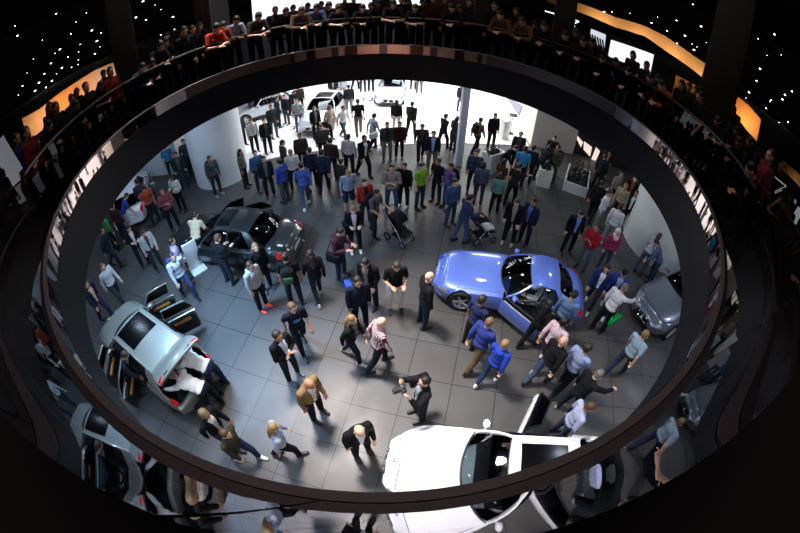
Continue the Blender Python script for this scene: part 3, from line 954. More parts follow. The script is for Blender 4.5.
mb = MB(); mb.tube([(4.345 * cos(2 * pi * k / 192), 4.345 * sin(2 * pi * k / 192), 7.174) for k in range(192)], .02, 8, True)
mb.build('handrail', mat('brushed steel', '#6d6860', .35, .9), bal)
mb = MB(); mb.tube([(4.185 * cos(2 * pi * k / 192), 4.185 * sin(2 * pi * k / 192), 6.548) for k in range(192)], .009, 6, True)
mb.build('glass_shoe', mat('dark steel', '#121114', .5, .5), bal)

HZ = 5.69
def wallbox(name, pts, m, z0=0.0, z1=HZ, kind=True):
    mb = MB(); mb.prism(pts, z0, z1); o = mb.build(name, m, smooth=True, sharp=25); fixnormals(o.data)
    if kind: struct(o)
    return o
# white round-ended wall, left of the bright stage
c = V((-7.95, 9.5)); rr = 1.3; ua = atan2(14.2, -8.4)
pts = [(c.x + rr * cos(a), c.y + rr * sin(a)) for a in [ua + pi / 2 + pi * k / 28 for k in range(29)]]
pts += [(pts[-1][0] + 4 * cos(ua), pts[-1][1] + 4 * sin(ua)), (pts[0][0] + 4 * cos(ua), pts[0][1] + 4 * sin(ua))]
wallbox('wall_left', pts, mat('cool white wall', '#dfe3ea', .55, noise=.02, scale=2))
wallbox('wall_left_2', [(-18, 9.7), (-10.75, 9.9), (-10.75, 10.2), (-18, 10.0)], mat('cool white wall', '#dfe3ea'))
# wall on the right of the stage: bright return and beige front
wallbox('wall_right', [(6.85, 13.05), (9.25, 12.75), (9.3, 13.05), (7.2, 13.35), (7.2, 26), (6.85, 26)], mat('beige wall', '#d9cfc6', .7, noise=.02, scale=2))
wallbox('wall_back', [(-18, 25.6), (7.2, 25.6), (7.2, 26), (-18, 26)], WHITE)
DARKW = mat('dark brown wall', '#1d1917', .6, noise=.1, scale=3)
wallbox('wall_right_2', [(9.3, 13.0), (15.0, 10.4), (15.1, 10.7), (9.4, 13.3)], DARKW)
c = V((11.05, 5.65)); rr = 1.88
wallbox('wall_right_3', [(c.x + rr * cos(2 * pi * k / 48), c.y + rr * sin(2 * pi * k / 48)) for k in range(48)], mat('pale round wall', '#dbe0df', .5, noise=.02, scale=2))
wallbox('wall_right_4', [(18, -16), (18.3, -16), (18.3, 26), (18, 26)], mat('taupe wall', '#8a7f78', .8))
wallbox('wall_left_3', [(-18.3, -16), (-18, -16), (-18, 26), (-18.3, 26)], mat('grey wall', '#8b8d92', .8))
wallbox('wall_front', [(-18, -16.3), (18, -16.3), (18, -16), (-18, -16)], mat('pinkish wall', '#d8bcae', .8, noise=.03, scale=1))
for k in range(9):
    x = -16 + k * 4 + (k % 3) * .7
    mb = MB(); mb.box((x, -15.9, 1.7), (1.1 + (k % 2) * .8, .12, 3.4)); tag(mb.build('display_panel', mat('walnut panel', '#4a3128', .6, noise=.2, scale=6) if k % 2 else mat('grey panel', '#55565c', .6), smooth=False), 'upright display panel on the pinkish wall behind the viewer', 'panel', 'display panels on the rear hall wall')

# light panels in the dark wall
a0, a1 = V((9.3, 13.0, 0)), V((15.0, 10.4, 0))
wn = (a1 - a0).normalized(); wno = V((wn.y, -wn.x, 0))
def on_wall(px, py):
    d = ray(px, py); t = (a0 - CAM).dot(wno) / d.dot(wno); return CAM + d * t + wno * .075
for k, (q, lb) in enumerate([(((577, 135), (583, 142), (581, 147), (577, 139)), 'small lit white slit in the dark wall beside the beige wall'),
            (((584, 141), (592, 147), (590, 156), (583.5, 149)), 'widest lit cream panel in the dark wall'),
            (((596, 147), (600, 151), (594, 164), (590.5, 161)), 'tall lit white strip in the dark wall right of the cream panel'),
            (((606, 158), (610, 162), (605, 170), (602, 166)), 'rightmost lit white strip in the dark wall')]):
    ps = [on_wall(*p) for p in q]
    mb = MB(); mb.add(ps + [p - wno * .05 for p in ps], [(0, 1, 2, 3), (7, 6, 5, 4), (0, 4, 5, 1), (1, 5, 6, 2), (2, 6, 7, 3), (3, 7, 4, 0)])
    o = mb.build('wall_light', emis('lit cream', '#f6e6d6', .9), smooth=False); fixnormals(o.data); tag(o, lb, 'light panel')
# screens on the bright return wall
def on_x(px, py, x):
    d = ray(px, py); return CAM + d * ((x - CAM.x) / d.x)
for q, lb in [(((476, 84), (487, 96), (479, 101), (473, 98)), 'dark wall screen nearest the pale square column'),
              (((489, 87), (500, 90), (497, 103.5), (486, 97)), 'middle dark screen hung on the white stage wall'),
              (((506, 95), (522, 106), (518.5, 116), (505, 106)), 'largest dark screen hung on the white stage wall, right of the podium')]:
    ps = [on_x(px, py, 6.8) for px, py in q]
    ps[2].z = max(ps[2].z, .6); ps[3].z = max(ps[3].z, .6)
    mb = MB(); mb.add(ps + [p + V((.05, 0, 0)) for p in ps], [(0, 1, 2, 3), (7, 6, 5, 4), (0, 4, 5, 1), (1, 5, 6, 2), (2, 6, 7, 3), (3, 7, 4, 0)])
    o = mb.build('wall_screen', mat('screen slate', '#4c566c', .25), smooth=False); fixnormals(o.data); tag(o, lb, 'screen')
# pale square column
p = at(458, 165)
mb = MB(); mb.rbox((p.x, p.y, HZ / 2), (.3, .3, HZ), .02, Matrix.Rotation(.15, 3, 'Z')); struct(mb.build('wall_column', mat('pale blue column', '#b9c2d6', .5)))
# numerals on the stage floor
def text(body, loc, size, m, name, label, cat, rz=0.0, rx=0.0, ext=.004):
    cu = bpy.data.curves.new(name, 'FONT'); cu.body = body; cu.size = size; cu.extrude = ext; cu.align_x = 'CENTER'; cu.align_y = 'CENTER'
    to = bpy.data.objects.new(name, cu); COL.objects.link(to)
    me = evaluated(to); bpy.data.objects.remove(to)
    me.materials.clear(); me.materials.append(m)
    o = bpy.data.objects.new(name, me); COL.objects.link(o); o.location = loc; o.rotation_euler = (rx, 0, rz)
    return tag(o, label, cat)
INK = mat('black lettering', '#101013', .6)
p = at(293, 129); text('3', (p.x, p.y, .036), .75, INK, 'floor_number', 'large black numeral 3 on the white floor beside the white car', 'number', .1)
p = at(367, 100); text('12', (p.x, p.y, .036), .95, INK, 'floor_number', 'small black numeral 12 on the white floor beyond the walking crowd', 'number')

# ------------------------------------------------------------------ furniture of the hall
WB = mat('white laminate', '#d9dad8', .4, noise=.02, scale=3)
def planter(a, b, depth, h, label, n=26):
    a, b = V((a.x, a.y, 0)), V((b.x, b.y, 0)); d = (b - a); L = d.length; d.normalize(); nn = V((-d.y, d.x, 0))
    t = thing('planter_box', label, 'planter', (a + b) / 2 + nn * depth / 2, atan2(d.y, d.x))
    mb = MB()
    for x, y, w, q in ((0, -depth / 2 + .03, L, .06), (0, depth / 2 - .03, L, .06), (-L / 2 + .03, 0, .06, depth - .12), (L / 2 - .03, 0, .06, depth - .12)):
        mb.box((x, y, h / 2), (w, q, h))
    mb.build('box_wall', WB, t, smooth=False)
    mb = MB(); mb.box((0, 0, h * .42), (L - .12, depth - .12, h * .8)); mb.build('soil', mat('black soil', '#0d0d0e', .95, noise=.3, scale=30, bump=.5), t)
    f = MB(); rnd = random.Random(int(L * 1000))
    for k in range(n):
        x, y = (rnd.random() - .5) * (L - .3), (rnd.random() - .5) * (depth - .25)
        hh = .25 + rnd.random() * .4; lx, ly = (rnd.random() - .5) * .4, (rnd.random() - .5) * .4
        f.tube([(x, y, h * .8), (x + lx * .4, y + ly * .4, h * .8 + hh * .6), (x + lx, y + ly, h * .8 + hh)], [.012, .01, .004], 5)
        for j in range(4):
            u = .4 + j * .18; c = V((x + lx * u, y + ly * u, h * .8 + hh * u))
            R = Matrix.Rotation(rnd.random() * 6.3, 3, 'Z') @ Matrix.Rotation(.5 + rnd.random() * .6, 3, 'Y')
            f.ell(c + R @ V((.09, 0, 0)), (.1, .035, .008), R, 6, 4)
    f.build('foliage', mat('dark foliage', '#1d231d', .5, noise=.4, scale=12), t)
    return t
planter(at(562, 190), at(585, 198.5), 1.9, .5, 'long low white planter box with dark plants at the right, before the dark wall', 40)
planter(at(480, 170), at(488.5, 175.5), .9, .95, 'narrow white box unit with black top nearest the pale column')
planter(at(536, 186), at(549, 189), .95, .85, 'short white planter box between the navy jacket and the backpack wearer', 20)
planter(at(600, 202), at(607, 208), 1.2, .7, 'white planter box half hidden by the group at the right', 20)

# podium on the stage
p = at(503, 138); t = thing('podium', 'slim white podium standing on the bright stage below the screens', 'podium', (p.x, p.y, .03), .6)
mb = MB(); mb.rbox((0, 0, .52), (.5, .35, 1.04), .02); mb.build('plinth', WB, t); mb = MB(); mb.rbox((0, 0, 1.08), (.6, .45, .05), .01, Matrix.Rotation(.25, 3, 'X')); mb.build('top', WB, t)
p = at(510, 134); t = thing('stand', 'thin black pedestal stand on the bright stage right of the podium', 'stand', (p.x, p.y, .03))
mb = MB(); mb.cyl((0, 0, .02), .2, .04); mb.build('base', BLACKP, t); mb = MB(); mb.cyl((0, 0, .55), .025, 1.1, seg=12); mb.build('pole', BLACKP, t)
mb = MB(); mb.rbox((0, 0, 1.12), (.45, .3, .03), .01, Matrix.Rotation(.3, 3, 'X')); mb.build('tablet', BLACKP, t)

# info stand by the black car
p = at(198, 269); t = thing('information_stand', 'white slanted information stand with dark screen beside the black saloon', 'information stand', (p.x, p.y, 0), facing(190, 264, -10, -14) )
mb = MB(); mb.rbox((0, 0, .03), (.55, .6, .06), .015); mb.build('base', WB, t)
R = Matrix.Rotation(radians(14), 3, 'X')
mb = MB(); mb.rbox((0, -.05, .68), (.5, .09, 1.3), .02, R); mb.build('panel', WB, t)
mb = MB(); mb.rbox((0, -.12, 1.17), (.42, .1, .34), .01, R); sc_ = mb.build('screen', mat('screen black', '#12141c', .2), t)
mb = MB()
for k in range(5): mb.box((-.03 + (k % 2) * .02, -.066 - .0, 1.05 + k * .055), (.3 - (k % 3) * .05, .012, .014), R)
mb.build('text_lines', mat('grey text', '#8f97a8', .5), t)

# strollers
def stroller(label, x, y, rz, cloth='#15161a', blanket=None):
    t = thing('stroller', label, 'stroller', (x, y, 0), rz)
    fr = mat('stroller frame', '#b9bcc2', .3, .8)
    for sx in (-.26, .26):
        for yy, r in ((-.28, .14), (.36, .1)):
            mb = MB(); q = Matrix.Rotation(pi / 2, 3, 'Y'); mb.lathe([(r * .7, -.02), (r, -.02), (r, .02), (r * .7, .02)], (sx, yy, r), q, 20, close=False)
            w = mb.build('wheel', RUBBER, t)
            mb = MB(); mb.lathe([(r * .7, -.015), (r * .2, -.02), (r * .2, .02), (r * .7, .015)], (sx, yy, r), q, 12); mb.build('hub', fr, w)
    mb = MB()
    for sx in (-.24, .24):
        mb.tube([(sx, .36, .1), (sx, .1, .5), (sx, -.45, 1.02)], .013, 6); mb.tube([(sx, -.28, .14), (sx, .05, .55)], .013, 6)
    mb.tube([(-.24, .36, .1), (.24, .36, .1)], .012, 6); mb.build('frame', fr, t)
    mb = MB(); mb.tube([(-.24, -.45, 1.02), (-.2, -.5, 1.06), (.2, -.5, 1.06), (.24, -.45, 1.02)], .02, 8); mb.build('handle', BLACKP, t)
    mb = MB()
    mb.sheet([[(sx, .42 - .0 * abs(sx), .38) for sx in (-.21, 0, .21)], [(sx, .2, .42 - .05 * (1 - abs(sx) / .21)) for sx in (-.21, 0, .21)], [(sx, -.05, .46 - .06 * (1 - abs(sx) / .21)) for sx in (-.21, 0, .21)], [(sx, -.3, .95) for sx in (-.21, 0, .21)]], .03)
    mb.build('seat', fabric(cloth), t)
    mb = MB(); rows = []
    for i in range(7):
        a = radians(20 + i * 22); rows.append([(.24 * cos(b) * 1.0, -.12 + .3 * cos(a), .62 + .42 * sin(a) * (.75 + .25 * sin(b))) for b in [pi * k / 8 for k in range(9)]])
    mb.sheet(rows, .012); o = mb.build('hood', fabric(cloth), t); fixnormals(o.data)
    mb = MB(); mb.rbox((0, -.02, .24), (.36, .4, .16), .05); mb.build('basket', fabric('#1d1e22'), t)
    if blanket:
        mb = MB(); mb.rbox((0, .2, .5), (.36, .4, .1), .045, seg=3); mb.build('blanket', fabric(blanket), t)
    return t

# ------------------------------------------------------------------ upper level
def quad_panel(name, q, dist, m, label, cat, th=.15, struct_=False):
    ps = [at_dist(px, py, dist) for px, py in q]
    n = (ps[1] - ps[0]).cross(ps[3] - ps[0]).normalized()
    if n.dot(ps[0] - CAM) < 0: n = -n
    mb = MB(); mb.add(ps + [p + n * th for p in ps], [(0, 1, 2, 3), (7, 6, 5, 4), (0, 4, 5, 1), (1, 5, 6, 2), (2, 6, 7, 3), (3, 7, 4, 0)])
    o = mb.build(name, m, smooth=False); fixnormals(o.data)
    return struct(o) if struct_ else tag(o, label, cat)
UZ = 6.08
SCR = emis('white screen', '#f4f7ff', 1.25)
def screen(name, pxa, pxb, dist, z0, z1, m, label, cat='screen', da=None):
    a, b = at_dist(*pxa, dist), at_dist(*pxb, da or dist)
    d = (b - a); d.z = 0; d.normalize(); n = V((-d.y, d.x, 0)) * .08
    mb = MB(); mb.prism([(a.x, a.y), (b.x, b.y), (b.x + n.x, b.y + n.y), (a.x + n.x, a.y + n.y)], z0, z1)
    o = mb.build(name, m, smooth=False); fixnormals(o.data); return tag(o, label, cat)
screen('video_wall', (252, 8), (372, 3), 16.5, 6.2, 11, SCR, 'left wide glowing white video wall behind the crowd at the far rail')
screen('video_wall', (380, 3), (425, 4), 17.5, 6.2, 11, SCR, 'narrow glowing white video wall right of the wide one, behind the far rail')
screen('wall_panel', (206, 16), (229, 12), 12.5, 6.1, 11, mat('ribbed grey panel', '#8f96a3', .6, noise=.1, scale=20), 'pale ribbed grey wall panel behind the man in the light blue t-shirt', 'panel')
screen('wall_panel', (432, 6), (477, 10), 14.5, 6.1, 11, mat('dull brown panel', '#4a403a', .7), 'dull brown panel behind the right part of the far rail', 'panel')
screen('glow_panel', (505, 17), (527, 24), 13, 7.95, 8.25, emis('blue white', '#dbe6ff', 1.6), 'slim blue white light box above the heads right of centre', 'light box')
quad_panel('glow_panel', ((591, 29), (606, 35), (604, 52), (589, 44)), 13.5, emis('louvre white', '#e9eefc', .75), 'striped white light box at the left end of the bright upper room', 'light box')  # louvres of the lit room, their brightness put in as emission
quad_panel('glow_panel', ((611, 40), (654, 55), (650, 74), (608, 56)), 14, emis('room white', '#eef0ff', 1.1), 'wide bright white light box of the upper room at the right', 'light box')  # wall of the lit room; the light on it is painted as glow
quad_panel('wall_panel', ((676, 75), (707, 92), (702, 116), (672, 94)), 12.5, mat('tan panel', '#c08a52', .7), 'tan lit wall panel of the upper room left of the dark column', 'panel')
# ribs of the striped glowing wall and the LED zigzag
for k in range(6):
    a = at_dist(589.5 + k * 2.6, 33 + k * 1.3, 13.3); b = at_dist(593 + k * 2.2, 48 + k * .6, 13.3)
    mb = MB(); mb.tube([a, b], .035, 6); tag(mb.build('blind_slat', BLACKP), 'dark slanting slat across the striped white light box', 'slat', 'slats of the striped light box')
for q, lb in (((545, 11), (579, 21.5)), 'upper'), (((579, 21.5), (561, 29)), 'middle'), (((548, 38), (575, 26)), 'lower'):
    a, b = at_dist(*q[0], 12.5), at_dist(*q[1], 12.5)
    mb = MB(); mb.tube([a, b], .018, 6); tag(mb.build('light_line', emis('led line', '#eef2ff', 2.0)), lb + ' white line of the zigzag of light tubes at upper right', 'light line')
# curved fascias; part of their orange light is put into the base colour
ORG = mat('warm timber fascia', '#b58f62', .6, noise=.12, scale=4)
def fascia(name, top, bot, dist, m, label):
    rows = [[at_dist(*a, dist), at_dist(*b, dist)] for a, b in zip(top, bot)]
    mb = MB(); mb.sheet(rows, .25); o = mb.build(name, m); fixnormals(o.data); return tag(o, label, 'fascia')
fascia('curved_fascia', [(548, -6), (585, 5), (615, 17), (645, 26), (665, 36), (690, 53), (713, 69)], [(548, 2), (585, 14), (615, 27), (645, 36), (665, 50), (690, 67), (711, 84)], 11.5, ORG, 'long curved warm timber fascia above the bright upper room at the right')
fascia('curved_fascia', [(738, 96), (750, 106), (761, 119)], [(734, 112), (746, 128), (757, 140)], 11.5, ORG, 'short warm timber fascia right of the dark column')
fascia('curved_fascia', [(22, 118), (40, 108), (60, 92), (80, 79), (96, 69), (116, 61)], [(28, 140), (46, 126), (66, 112), (86, 99), (102, 90), (120, 80)], 13, mat('warm cream wall', '#c79a64', .6, noise=.08, scale=3), 'curved cream and orange lit wall beyond the left part of the rail')
# dark columns
for px, py, d, w, lb in ((124, 50, 8.6, .27, 'dark square column standing by the rail at the upper left'), (712, 110, 7.6, .36, 'broad dark brown column standing by the rail at the upper right'), (483, 18, 9.6, .22, 'slim dark column behind the rail right of centre'), (563, 30, 9.8, .26, 'slim dark column before the zigzag light lines'), (203, 20, 9.8, .2, 'slim dark column left of the ribbed grey panel')):
    p = at_dist(px, py, d)
    mb = MB(); mb.rbox((p.x, p.y, (UZ + 14) / 2), (w * 2, w * 2, 14 - UZ), .04, Matrix.Rotation(atan2(p.y - CAM.y, p.x - CAM.x), 3, 'Z')); tag(mb.build('column', mat('dark column', '#241f1d', .7, noise=.1, scale=3)), lb, 'column')
mb = MB(); mb.box((0, 6, 16.1), (110, 110, .2)); struct(mb.build('ceiling_2', mat('black ceiling', '#050506', .9), smooth=False))
# ceiling spots
LAMPE = emis('spot lamp', '#fff6ea', 7.0)
LS = [(56, 14), (15, 26), (17.5, 36), (42.5, 40), (33.5, 59), (27, 73), (22.5, 86), (18.5, 95), (71, 34), (76, 22), (86.5, 13), (108, 15), (92, 30.5), (109, 24), (101, 33), (109, 30), (97, 41), (110, 38.5), (112.5, 48.5), (80.5, 44.5), (100, 47), (60, 49.5), (55, 53.5), (68, 57), (78.5, 52), (78.5, 60), (51, 63.5), (62, 68), (71.5, 67.5), (78, 64.5), (95, 54), (104, 63.5), (95, 66), (81, 74.5), (44.5, 74), (56.5, 74), (65, 84.5), (58.5, 86), (54, 90.5), (52, 81), (39, 83), (46, 87.5), (35, 91), (40.5, 95), (45, 94), (29, 103.5), (26.5, 109), (24, 113), (33, 98), (37, 101), (124, 16.5), (136, 17.5), (122, 28.5), (143, 1.5), (146, 20), (161, 9.5), (155, 5), (173, 17), (174.5, 29.5), (168, 33), (161, 35), (146, 41.5), (148.5, 45)]
RS = [(630, 13.5), (657.5, 17), (651.5, 23), (676.5, 20.5), (667, 31), (701, 26.5), (685, 36), (692, 44), (697, 47), (677, 43.5), (694, 50), (706.5, 42.5), (631, 53), (732, 37.5), (731, 53), (731, 13.5), (774.5, 34.5), (747, 44), (767, 55.5), (760, 69), (756.5, 81), (758, 39), (781, 55), (749, 92.5), (746, 98), (755, 110), (766, 108.5), (770, 101.5), (771, 100), (782.5, 99.5), (785, 95), (792, 91.5), (779, 122.5), (772, 122), (765, 122.5), (761, 119), (788, 122), (612, 12), (626, 22), (637, 24.5), (604, 12), (693, 4.5), (764, 133), (770, 140), (776, 146), (783, 138), (768, 150), (780, 156), (788, 148)]
for lst, side in ((LS, 'left'), (RS, 'right')):
    proto = None
    for k, (px, py) in enumerate(lst):
        d = ray(px, py); e = d.z / hypot(d.x, d.y)
        dist = min(34, 5.2 / max(e, .02)); p = at_dist(px, py, dist)
        if proto is None:
            mb = MB(); mb.lathe([(.1, .06), (.1, -.02), (.075, -.03), (.02, -.032)], (0, 0, 0), None, 10); o = mb.build('ceiling_spotlight', LAMPE)
            tag(o, 'tiny white spotlight among many under the black roof, upper %s' % side, 'spotlight', 'roof spotlights at the upper ' + side)
            proto = o
        else:
            o = proto.copy(); COL.objects.link(o)
        o.location = p; s_ = dist / 22 * random.choice((.22, .3, .42, .55)); o.scale = (s_, s_, s_)
# ------------------------------------------------------------------ lights
def area(name, loc, size, power, color='#ffffff', target=None, shape='DISK', spread=None):
    l = bpy.data.lights.new(name, 'AREA'); l.shape = shape; l.size = size; l.energy = power; l.color = hexc(color)
    if spread: l.spread = radians(spread)
    o = bpy.data.objects.new(name, l); COL.objects.link(o); o.location = loc
    if target is not None:
        o.rotation_euler = (V(target) - V(loc)).to_track_quat('-Z', 'Y').to_euler()
    return o
PROTO = None
def downlight(x, y, power, color='#f4f6ff', size=.5):
    global PROTO
    if PROTO is None:
        t = thing('ceiling_light', 'round white downlight set in the dark hall ceiling', 'ceiling light', (x, y, 5.66), 0, 'downlights in the hall ceiling')
        mb = MB(); mb.lathe([(.24, .03), (.24, -.03), (.2, -.04), (.2, .0)], (0, 0, 0), None, 24); mb.build('rim', BLACKP, t)
        mb = MB(); mb.lathe([(.19, -.02), (.01, -.022)], (0, 0, 0), None, 24); mb.build('diffuser', emis('downlight', '#f6f8ff', 12), t)
        PROTO = t
    else:
        t = copy_tree(PROTO); t.location = (x, y, 5.66)
    area('hall_lamp', (x, y, 5.6), size, power, color)
for k in range(14):
    a = 2 * pi * (k + .5) / 14; r = 6.3
    x, y = r * cos(a), r * sin(a) + .6
    col = '#c4e2ff' if x < -2 else '#fff1e6' if abs(x) < 4 else '#dbe8ff'
    downlight(x, y, (70 if x < -2 else 48) if y < 1.5 else (40 if x < -3 else 13), col)
for x, y in ((-10.5, 3), (-10.5, -2), (-9, 6.5), (11, 1.5), (11.5, -3), (12.6, 8), (0, 9.2), (4.5, 9.4), (7.5, 6.4)):
    downlight(x, y, 56 if x < -2 else 44 if y < 5 else 15, '#c4e2ff' if x < -2 else '#e0eaff')
# stage: unseen light panels added to brighten the white floor
for x, y in ((-4.6, 14.6), (.4, 15), (4.6, 15.4), (-5, 19.5), (1, 20), (5, 20)):
    t = thing('added_light_panel', 'broad white light panel in the ceiling over the bright stage', 'light panel', (x, y, 5.62), 0, 'light panels over the stage')
    mb = MB(); mb.rbox((0, 0, .02), (3.2, 3.2, .06), .02); mb.build('frame', WB, t)
    mb = MB(); mb.box((0, 0, -.02), (3.0, 3.0, .02)); mb.build('diffuser', emis('stage panel', '#ffffff', 2.0), t)
    area('stage_lamp', (x, y, 5.55), 3.0, 300, '#ffffff', shape='SQUARE')
# key light from the roof through the opening
area('roof_key', (-3.2, 3.4, 13.2), 2.4, 360, '#fff6f2', (.6, -.8, 0), spread=52)
area('blue_wash', (-5.3, 1.0, 5.5), 1.3, 260, '#a4d0ff', (-4.2, 1.9, 0), spread=105)
area('upper_fill', (0, -1, 15), 9, 190, '#ffe9dc', (0, 0, 6))
area('rear_wall_wash', (0, -11.5, 5.5), 4, 700, '#ffd9c4', (0, -16, 2), 'SQUARE')
for px, py in ((600, 22), (640, 38), (672, 56), (700, 78)):
    p = at_dist(px, py, 10.6); q = at_dist(px, py - 8, 11.5); area('fascia_wash', (p.x, p.y, q.z - .55), .3, 6, '#ffd5a0', q, spread=120)
p = at_dist(748, 118, 10.5); q = at_dist(748, 112, 11.5); area('fascia_wash', (p.x, p.y, q.z - .5), .3, 9, '#ffb568', q, spread=120)
for px, py, c in ((40, 120, '#ffe0c0'), (60, 105, '#ffb268'), (80, 92, '#ffb268'), (104, 76, '#e8e6ff')):
    p = at_dist(px, py, 11.7); q = at_dist(px, py, 13); area('fascia_wash', (p.x, p.y, max(6.45, q.z - .5)), .4, 6, c, q, spread=130)
SC.view_settings.exposure = 0.15
w = bpy.data.worlds.new('world'); SC.world = w; w.use_nodes = True
w.node_tree.nodes['Background'].inputs['Color'].default_value = (.0008, .0008, .001, 1)
# ================================================================== cars in place
SILVER = paint('silver paint', '#9a9c94', .45, .34)
BLACKC = paint('black paint', '#23272a', .3, .3)
BLUEC = paint('blue paint', '#5f7cd8', .3, .36)
WHITEC = paint('white paint', '#e9eaee', .0, .3)
GREYC = paint('graphite paint', '#707884', .45, .3)
Car('sports_coupe', 'bright blue two-door coupe with its near door open, right of centre', 3.46, 2.78, 167, L=4.35, W=1.86, H=1.29, wb=2.62, hood=.92, nose=.70, belt=.88, deck=.93, tail=.84, xw0=.36, xr0=-.42, xr1=-1.28, xw1=-1.8, yr=.6, wr=.345, col=BLUEC, spokes=5, round=.42,
    doors=[(1, .24, -1.06, 36)], seatmat=leather('#e6e4e2'), trimmat=leather('#c9ccd6'))
Car('saloon', 'black four-door saloon with red tail lamps and far doors open, left of centre', -5.35, 4.36, 174, L=4.95, W=1.87, H=1.46, wb=2.95, hood=.98, xw0=.95, xr0=.15, xr1=-1.2, xw1=-1.85, col=BLACKC, sunroof=(.05, -.42, .42), doors=[(-1, .78, -.2, 30), (-1, -.3, -1.25, 34)])
Car('estate_suv', 'silver off-roader with raised tailgate and wide open doors at the left', -6.36, -.22, 157, L=4.3, W=1.78, H=1.62, wb=2.7, hood=1.08, nose=.88, belt=1.04, deck=1.05, tail=1.0, xw0=1.05, xr0=.42, xr1=-1.55, xw1=-1.95, yr=.57, wr=.36, col=SILVER, sunroof=(.3, -.62, .46), gate=True, suv=True, gate_len=.72, gate_ang=22,
    doors=[(-1, .95, -.02, 62), (-1, -.12, -1.05, 62), (1, .95, -.02, 50), (1, -.12, -1.05, 50)], armmat=WOOD)
Car('saloon', 'white saloon with its rear door open at the bottom of the photo', 2.62, -2.66, 171, L=5.0, W=1.9, H=1.45, wb=3.0, hood=.96, nose=.76, xw0=1.05, xr0=.22, xr1=-1.3, xw1=-1.95, yr=.6, wr=.36, col=WHITEC, sunroof=(-.02, -1.0, .45), doors=[(-1, -.15, -1.25, 68)], round=.5)
Car('saloon', 'graphite grey car with a chrome and black nose at the right edge of the opening', 10.05, 2.3, 197, L=4.9, W=1.88, H=1.44, wb=2.95, xw0=.85, col=GREYC, round=.45)
Car('hatchback', 'white hatchback with red tail lamps at the left edge of the opening', -12.0, 7.3, 122, L=4.3, W=1.8, H=1.45, wb=2.65, xw0=.9, xr0=.2, xr1=-1.5, xw1=-1.95, deck=.98, tail=.95, col=WHITEC)
STAGEC = paint('toned white paint', '#b9c0cc', .1, .3)  # white greyed and blued so shading shows under the stage lamps
Car('saloon', 'white car with black sunroof parked nose forward on the bright stage, beside numeral 3', -4.15, 15.15, 264, L=4.4, W=1.82, H=1.48, wb=2.7, xr1=-1.4, xw1=-1.9, col=STAGEC, sunroof=(0, -.8, .45))
Car('saloon', 'farthest white car facing the viewer on the bright stage beside numeral 12', -.62, 19.3, 268, L=4.4, W=1.84, H=1.5, wb=2.7, xr1=-1.4, xw1=-1.9, col=STAGEC)
Car('saloon', 'white car seen from its side at the left end of the bright stage', -8.3, 16.6, 215, L=4.4, W=1.82, H=1.46, wb=2.7, col=STAGEC)

stroller('black pram pushed by the woman with the black backpack', *at(399, 239).xy, facing(388, 237, 10, 6))
stroller('dark pram with pale blanket behind the blue coupe bonnet', *at(480, 239).xy, facing(470, 240, 10, -2), '#1b1c20', '#c9ccd2')

# ================================================================== the crowd on the hall floor
# feet pixel, facing in the picture, pose, height, upper garment + colours, legs, shoes, hair, label
def P(fx, fy, dx, dy, pose, h, top, tc, sc, leg, lc, shoe, hair, hc, label, key=None, z=0.0, **kw):
    a = at(fx, fy, z)
    return person('person ' + label, (a.x, a.y, z), facing(fx, fy, dx, dy, z), pose, h, top, tc, sc, leg, lc, shoe, hair, hc, key=key, **kw)
BK, DN, JN, NV, CH = '#15161a', '#1f2a44', '#33497a', '#1a2138', '#2a2c31'
BR, BD, DK, GY = '#3a2618', '#b08a55', '#17110d', '#8d8a85'
PLAID = patterned('plaid shirt', '#27406b', '#b9c6d6', 'check', 9); STRIPE = patterned('striped shirt', '#7a2733', '#c9c2c6', 'stripe', 8)
CAMO = patterned('blue print', '#2c3f86', '#9fb0dd', 'check', 12)
# bright stage
P(244, 146, 4, 1, 'stand', 1.0, 'jacket', '#223026', '#1a1d1e', 'trousers', BK, BK, 'short', DK, 'in dark green jacket at the left end of the white floor')
P(256, 152, 2, 2, 'stand', .97, 'jacket', '#a9adad', '#8a8d90', 'trousers', BK, BK, 'short', BR, 'in pale grey jacket next to the dark green jacket on the white floor')
P(269, 153, 2, 2, 'stand', 1.0, 'jacket', BK, '#3a4436', 'trousers', BK, BK, 'short', DK, 'in black jacket right of the pale grey jacket on the white floor')
P(275, 138, 3, 2, 'stand', 1.03, 'jacket', CH, None, 'jeans', '#3d4c6b', BK, 'short', BR, 'tall, in charcoal jacket and jeans behind the black jacket on the white floor')
P(254, 121, 3, 0, 'stand', .97, 'jacket', '#2b2f38', None, 'trousers', BK, BK, 'short', DK, 'in slate jacket in front of the side-on white car')
P(281, 127, 3, -1, 'stand', 1.0, 'jacket', '#252a3a', None, 'jeans', DN, BK, 'short', DK, 'in dark navy jacket left of numeral 3')
P(286, 125, -2, 1, 'stand', .98, 'jacket', '#20222a', None, 'jeans', '#3d4c6b', BK, 'short', BR, 'in black top and jeans close behind the navy jacket near numeral 3')
P(292, 115, 3, 1, 'bend', .95, 'jacket', '#1a1b1f', None, 'trousers', BK, BK, 'bob', DK, 'bending forward in black, left of the front white car')
P(300, 131, -1, 3, 'stand', 1.0, 'shirt', '#93979c', None, 'jeans', '#4a62a0', BK, 'short', BR, 'in grey shirt and blue jeans right of numeral 3')
P(301, 113, 2, 2, 'stand', .98, 'jacket', '#2c2524', None, 'trousers', BK, BK, 'bob', DK, 'in dark brown jacket at the far front corner of the white car')
P(317, 139, 2, 2, 'stand', .97, 'jacket', BK, '#7a7672', 'trousers', BK, BK, 'long', BR, 'with long hair in black before the bonnet of the front white car', slim=.94)
P(330, 137, 3, 1, 'walk', .97, 'coat', '#b09b8c', None, 'trousers', BK, BK, 'bob', DK, 'in beige coat walking past the front white car', slim=.95, key='beigecoat')
